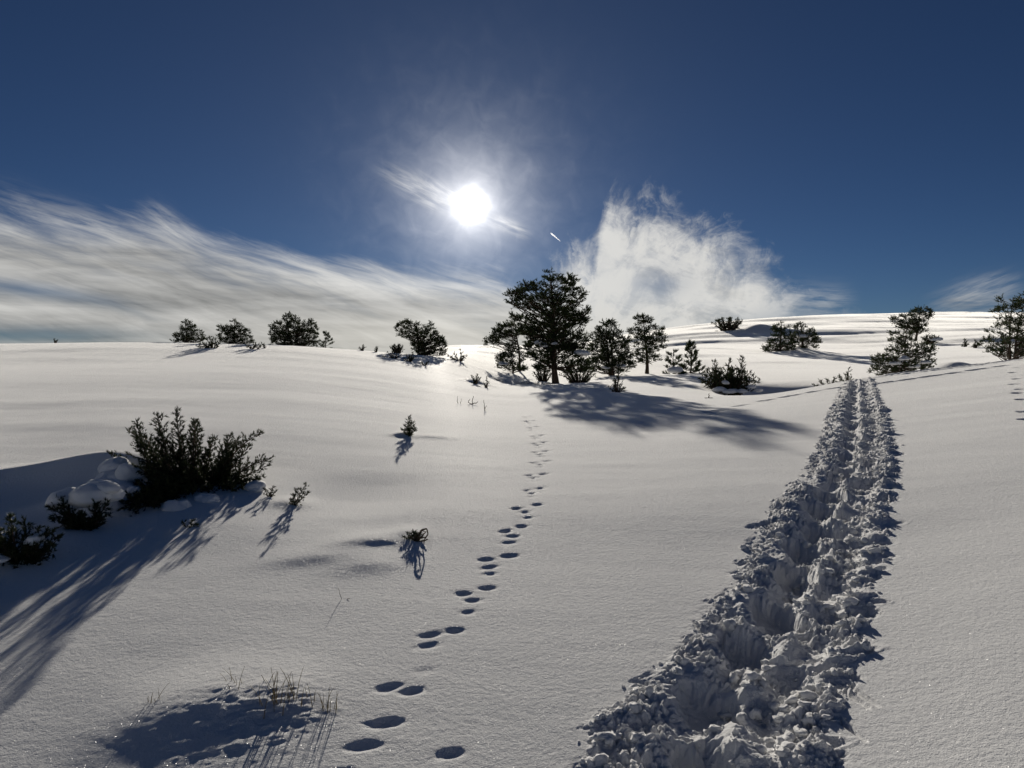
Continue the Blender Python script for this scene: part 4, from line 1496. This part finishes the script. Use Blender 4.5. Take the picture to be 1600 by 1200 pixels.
# ---- the junipers on the left, near
YJ = ground_at(292, 752)[1]
make_bush('large juniper with several upright spires and snow lumps between its stems', 'juniper', 292, YJ,
          [(-60, 20, -112, 80, 30), (-50, 0, -88, 92, 15), (-45, 10, -76, 66, -10), (-20, 0, -50, 106, 5), (-15, 0, -26, 112, 15), (-10, 20, -38, 84, -20), (5, 0, 10, 98, 5), (10, 20, 25, 66, 20),
           (0, 10, -8, 92, 40), (30, 0, 64, 74, 5), (40, 10, 55, 56, 20), (45, 0, 110, 78, 10), (50, 0, 92, 56, 10), (55, 0, 126, 36, 0), (55, -10, 114, 8, -20), (50, -20, 100, 0, -50),
           (20, -20, 40, 30, -60), (-5, -20, -10, 44, -60), (-30, -20, -50, 34, -60), (-60, -10, -110, 24, -20), (-70, 0, -128, 44, 10), (0, -40, 12, 2, -110), (-20, -40, -25, -2, -120), (25, -40, 45, 4, -90),
           (60, 0, 118, 22, 20), (-40, 20, -70, 46, 40), (0, 0, 30, 50, -10), (30, 0, 84, 34, -15), (0, -10, -18, 24, -80), (-10, -10, 4, 16, -90), (20, -10, 28, 18, -75), (-20, -20, -42, 12, -80),
           (-10, -30, -12, -6, -140), (0, -30, -34, -4, -130), (10, -20, 26, -4, -110), (10, -30, 4, -2, -120), (60, -20, 96, 8, -70), (70, 0, 122, 12, -20), (-35, 0, -64, 76, -10), (-28, 0, -40, 70, -20), (-8, 0, -2, 74, -20), (18, 0, 40, 70, 0), (48, 0, 78, 70, 0), (40, 0, 72, 44, -30),
           (0, -30, -14, 6, -100), (0, -30, 14, 8, -100), (10, -30, 36, 6, -85), (-10, -30, -30, 4, -95), (-5, -40, 0, -8, -165), (5, -40, 20, -8, -150), (0, -40, -20, -8, -158), (40, -20, 64, 4, -80), (-10, 0, -36, 34, -50), (15, 0, 14, 34, -50), (35, 0, 60, 26, -45)],
          tuft=0.034, seed=101, stem=3.0, width=0.29, group='junipers on the slope', nn=15, dens=1.3, wid=0.085, sink=0.08, tall=0.97,
          snow=((-110, 22, 28, 24, -4), (-90, 6, 30, 20, -50), (-74, -6, 30, 24, -95), (-62, -14, 32, 22, -140), 
                (72, -10, 18, 12, -100), (112, -4, 20, 11, -30), (38, -14, 18, 13, -135), (-66, 18, 18, 18, -50), (-34, 2, 9, 9, -100)))
xb, yb = ground_at(128, 826)
make_bush('buried juniper under a smooth snow hump, left in front of the large spired juniper', 'juniper', 128, yb + 0.05,
          [(0, 0, -50, 34, -12), (-10, 0, -40, 46, -6), (0, 0, -26, 38, -22), (0, 0, -14, 26, -30), (5, 0, 10, 28, -32), (10, 0, 30, 40, -20), (10, 0, 42, 42, -14), (10, 0, 46, 24, -16), (0, 0, -34, 20, -26), (0, 0, 24, 18, -34), (-10, 0, -44, 16, -16), (0, 0, 0, 16, -36)],
          tuft=0.034, seed=103, stem=3, width=0.30, group='junipers on the slope', nn=14, dens=1.35, wid=0.09, snow=((-4, 46, 44, 26, 18), (16, 60, 26, 14, 22), (-34, 40, 24, 18, 14)))
xc, yc = ground_at(30, 890)
make_bush('dark juniper cut by the left edge of the photo', 'juniper', 18, yc + 0.1,
          [(0, 0, -40, 66, 0), (0, 0, -10, 70, 0), (0, 0, 12, 62, 0), (10, 0, 34, 52, 0), (15, 0, 55, 46, 0), (20, 0, 66, 36, 0), (20, 0, 60, 22, -10), (10, 0, 30, 30, -22), (0, 0, -5, 36, -28), (0, 0, -30, 40, -20), (0, 0, 15, 20, -34), (-10, 0, -40, 20, -20), (10, 0, 44, 30, -20), (-30, 0, -70, 50, 0)],
          tuft=0.034, seed=105, stem=3, width=0.30, group='junipers on the slope', nn=14, dens=1.35, wid=0.09, snow=((32, 34, 18, 12, -6), (-18, 12, 26, 10, -34)))
x_, y_ = ground_at(452, 788)
make_bush('small juniper sprig right of the large spired juniper', 'sprig', 452, y_, [(0, 0, 22, 30, 0), (0, 0, 10, 24, 0), (0, 0, 26, 18, 0), (0, 0, 4, 14, 0)], tuft=0.026, seed=107, stem=2, width=0.22, name='sprig', group='sprigs poking from the snow', nn=12)
x_, y_ = ground_at(418, 776)
make_bush('little tuft of juniper at the right foot of the large spired juniper', 'sprig', 418, y_, [(0, 0, -8, 12, 0), (0, 0, 5, 14, 0), (0, 0, 10, 8, 0)], tuft=0.024, seed=108, stem=2, width=0.25, name='sprig', group='sprigs poking from the snow', nn=12)
x_, y_ = ground_at(288, 824)
make_bush('tiny dark sprig in the shade below the large spired juniper', 'sprig', 288, y_, [(0, 0, -8, 8, 0), (0, 0, 8, 10, 0), (0, 0, 14, 4, 0)], tuft=0.024, seed=109, stem=2, width=0.25, name='sprig', group='sprigs poking from the snow', nn=12)
x_, y_ = ground_at(639, 680)
make_bush('lone small conifer seedling on the open slope', 'sapling', 639, y_, [(0, 0, -1, 26, 0), (0, 0, -6, 14, 0), (0, 0, 6, 13, 0), (0, 0, -9, 7, 0), (0, 0, 9, 7, 0), (0, 0, 3, 19, 0), (0, 0, 0, 8, -3)], tuft=0.05, seed=110, stem=1.5, width=0.22,
          name='sapling', group='saplings in the snow', nn=10)
x_, y_ = ground_at(742, 600)
make_bush('small bush at the left end of the litter strip beside the biggest pine', 'sprig', 743, y_, [(0, 0, -6, 12, 0), (0, 0, 2, 14, 0), (0, 0, 7, 9, 0), (0, 0, -2, 7, -2)], tuft=0.08, seed=111, name='sprig', width=0.3, group='sprigs poking from the snow', nn=10)
x_, y_ = ground_at(760, 606)
make_bush('thin upright sprig right of the small bush by the litter strip', 'sprig', 760, y_, [(0, 0, 0, 16, 0), (0, 0, -4, 8, 0), (0, 0, 4, 9, 0)], tuft=0.05, seed=112, name='sprig', width=0.18, group='sprigs poking from the snow', nn=8, dens=0.6)


# ---- bare twigs
def twigs(label, px, py, stems, seed, name='bare_twig', cat='twig', rad=0.9, mat=None):
    rs = np.random.RandomState(seed)
    x, y = ground_at(px, py)
    k = y / F
    root = thing(name, (x, y, H1(x, y) - 0.01), label, cat, 'bare twigs poking from the snow')
    for pts in stems:
        mb = MB()
        p = np.array([(a * k, (b * k if len(q) > 2 else 0), c * k) for q in pts for (a, c, b) in [(q[0], q[1], q[2] if len(q) > 2 else 0)]])
        n = len(p) * 3
        t = np.linspace(0, len(p) - 1, n)
        pp = np.stack([np.interp(t, np.arange(len(p)), p[:, i]) for i in range(3)], -1)
        pp[1:-1] += rs.randn(n - 2, 3) * 0.4 * k
        mb.tube(pp, np.linspace(rad * k * 0.8, rad * k * 0.35, n), 4)
        mb.build('twig', mat or M_TWIG, root)
    return root


twigs('forked bare twig on the open slope left of the animal track start', 737, 632, [[(0, -3), (1, 6), (3, 14)], [(0, 0), (-5, 4), (-3, 9)], [(0, 1), (8, 3), (10, 5)]], 1)
twigs('single thin bare twig right of the forked twig', 757, 642, [[(0, -3), (0, 8), (-1, 18)], [(0, 3), (3, 9)]], 2)
twigs('short faint bare twig left of the forked twig', 715, 630, [[(0, -2), (0, 12)], [(4, -1), (6, 8)]], 3, rad=0.6)
twigs('tiny dead twig on the smooth snow between left drift and animal track', 535, 936, [[(0, -2), (-4, 12), (-6, 20)], [(0, 0), (-12, 3)], [(0, 0), (12, 4)]], 4, rad=0.7)
x_, y_ = ground_at(655, 846)
twigs('bent dead root stub with looping twigs and a dark tuft on a small drift', 650, 846, [[(0, -2), (3, 11), (11, 21), (17, 22), (19, 14), (14, 6), (12, -2)], [(-2, 0), (5, 14), (8, 19), (14, 18)], [(2, 0), (-6, 8), (-11, 11)], [(0, 0), (9, 10), (16, 18)],
      [(0, 2), (6, 6), (17, 10)], [(-3, 0), (-2, 10), (3, 16)], [(3, 0), (11, 3), (19, 5)]], 5, name='dead_shrub', cat='dead shrub', rad=2.2)
make_bush('dark tuft at the foot of the bent dead root on the small drift', 'sprig', 648, y_ + 0.02, [(0, 0, -12, 7, 0), (0, 0, -3, 10, 0), (0, 0, 5, 8, 0), (0, 0, -16, 4, 0), (0, 0, 2, 6, -4)], tuft=0.030, seed=115, name='sprig', width=0.3, group='sprigs poking from the snow', nn=12)
twigs('thin dead stem at the foot of the gully juniper', 1107, 622, [[(0, -2), (1, 8)], [(0, 0), (-6, 1)], [(0, 0), (7, 1)]], 6, rad=1.2)


# ---- dry grass on the hummock
def grass_tuft(label, px, py, n, sx, hpx, seed, lean=0.25):
    rs = np.random.RandomState(seed)
    x, y = ground_at(px, py)
    k = y / F
    root = thing('grass_tuft', (x, y, H1(x, y) - 0.015), label, 'grass tuft', 'dry grass on the snow hummock')
    for i in range(n):
        bx, by = rs.randn() * sx * k * 0.5, rs.randn() * sx * k * 0.22
        h = hpx * k * rs.uniform(0.35, 1.0)
        lx, ly = rs.randn() * lean * h, rs.randn() * lean * 0.6 * h
        bz = H1(x + bx, y + by) - H1(x, y)
        a = np.array([bx, by, bz])
        c = a + np.array([lx, ly, h])
        b = (a + c) / 2 + np.array([-lx * 0.25, 0, 0.08 * h])
        mb = MB()
        mb.tube(bez(a, b, c, 5), np.linspace(0.0017, 0.0006, 5) * rs.uniform(0.8, 1.5), 3)
        mb.build('blade', M_GRASS, root)


grass_tuft('thick tuft of dry grass blades on top of the near snow hummock', 440, 1092, 30, 85, 60, 1, 0.26)
grass_tuft('darker stiff dry stalks at the right end of the near snow hummock', 512, 1108, 10, 20, 52, 2, 0.16)
grass_tuft('few slanted stalks left of the thick grass tuft', 385, 1066, 8, 40, 34, 3, 0.45)
grass_tuft('three dry stalks at the left end of the hummock', 243, 1094, 5, 20, 28, 4, 0.6)


# ---- litter blown against the big pine's scoop
def litter():
    rs = np.random.RandomState(3)
    n = 420
    px = rs.uniform(772, 866, n)
    x0, y0 = ground_at(772, 599)
    V, Fc = [], []
    for i in range(n):
        Yd = 33.6 + rs.randn() * 0.45 + 0.5 * math.sin(px[i] * 0.07)
        x, y = at_depth(px[i], Yd)
        r = 0.02 + 0.03 * rs.rand()
        a = rs.rand() * 6.28
        z = H1(x, y) + 0.006
        V += [(x + r * math.cos(a + q * 2.1), y + r * math.sin(a + q * 2.1) * 1.4, z + 0.03 * rs.rand()) for q in range(3)]
        Fc.append((3 * i, 3 * i + 1, 3 * i + 2))
    o = mesh_obj('needle_litter', np.array(V), np.array(Fc), M_TWIG)
    tag(o, 'brown needle litter scattered on the snow left of the biggest trunk', 'litter', kind='stuff')


litter()


# ---- short condensation trail in the sky
def contrail():
    m, t, out = new_mat('ice_cloud')
    d = t.nodes.new('ShaderNodeVolumePrincipled')
    d.inputs['Color'].default_value = (1, 1, 1, 1)
    d.inputs['Density'].default_value = 0.025
    d.inputs['Anisotropy'].default_value = 0.6
    t.links.new(d.outputs[0], out.inputs['Volume'])
    Yc = 9000.0
    a = Vector(ray(859.5, 363.5))
    b = Vector(ray(876.5, 377.5))
    a = a * (Yc / a.y)
    b = b * (Yc * 1.01 / b.y)
    n = 14
    f = np.linspace(0, 1, n)[:, None]
    p = np.array(a) * (1 - f) + np.array(b) * f
    rs = np.random.RandomState(2)
    w = 12.0 * (1.0 - 0.7 * f[:, 0]) * smooth(-0.05, 0.2, f[:, 0])
    w[-1] = 1.0
    mb = MB()
    mb.tube(p, w, 8)
    o = mb.build('contrail', m, None, True)
    o.location = (0, 0, CAM_Z)
    tag(o, 'short white condensation trail in the blue sky right of the sun', 'contrail')


contrail()
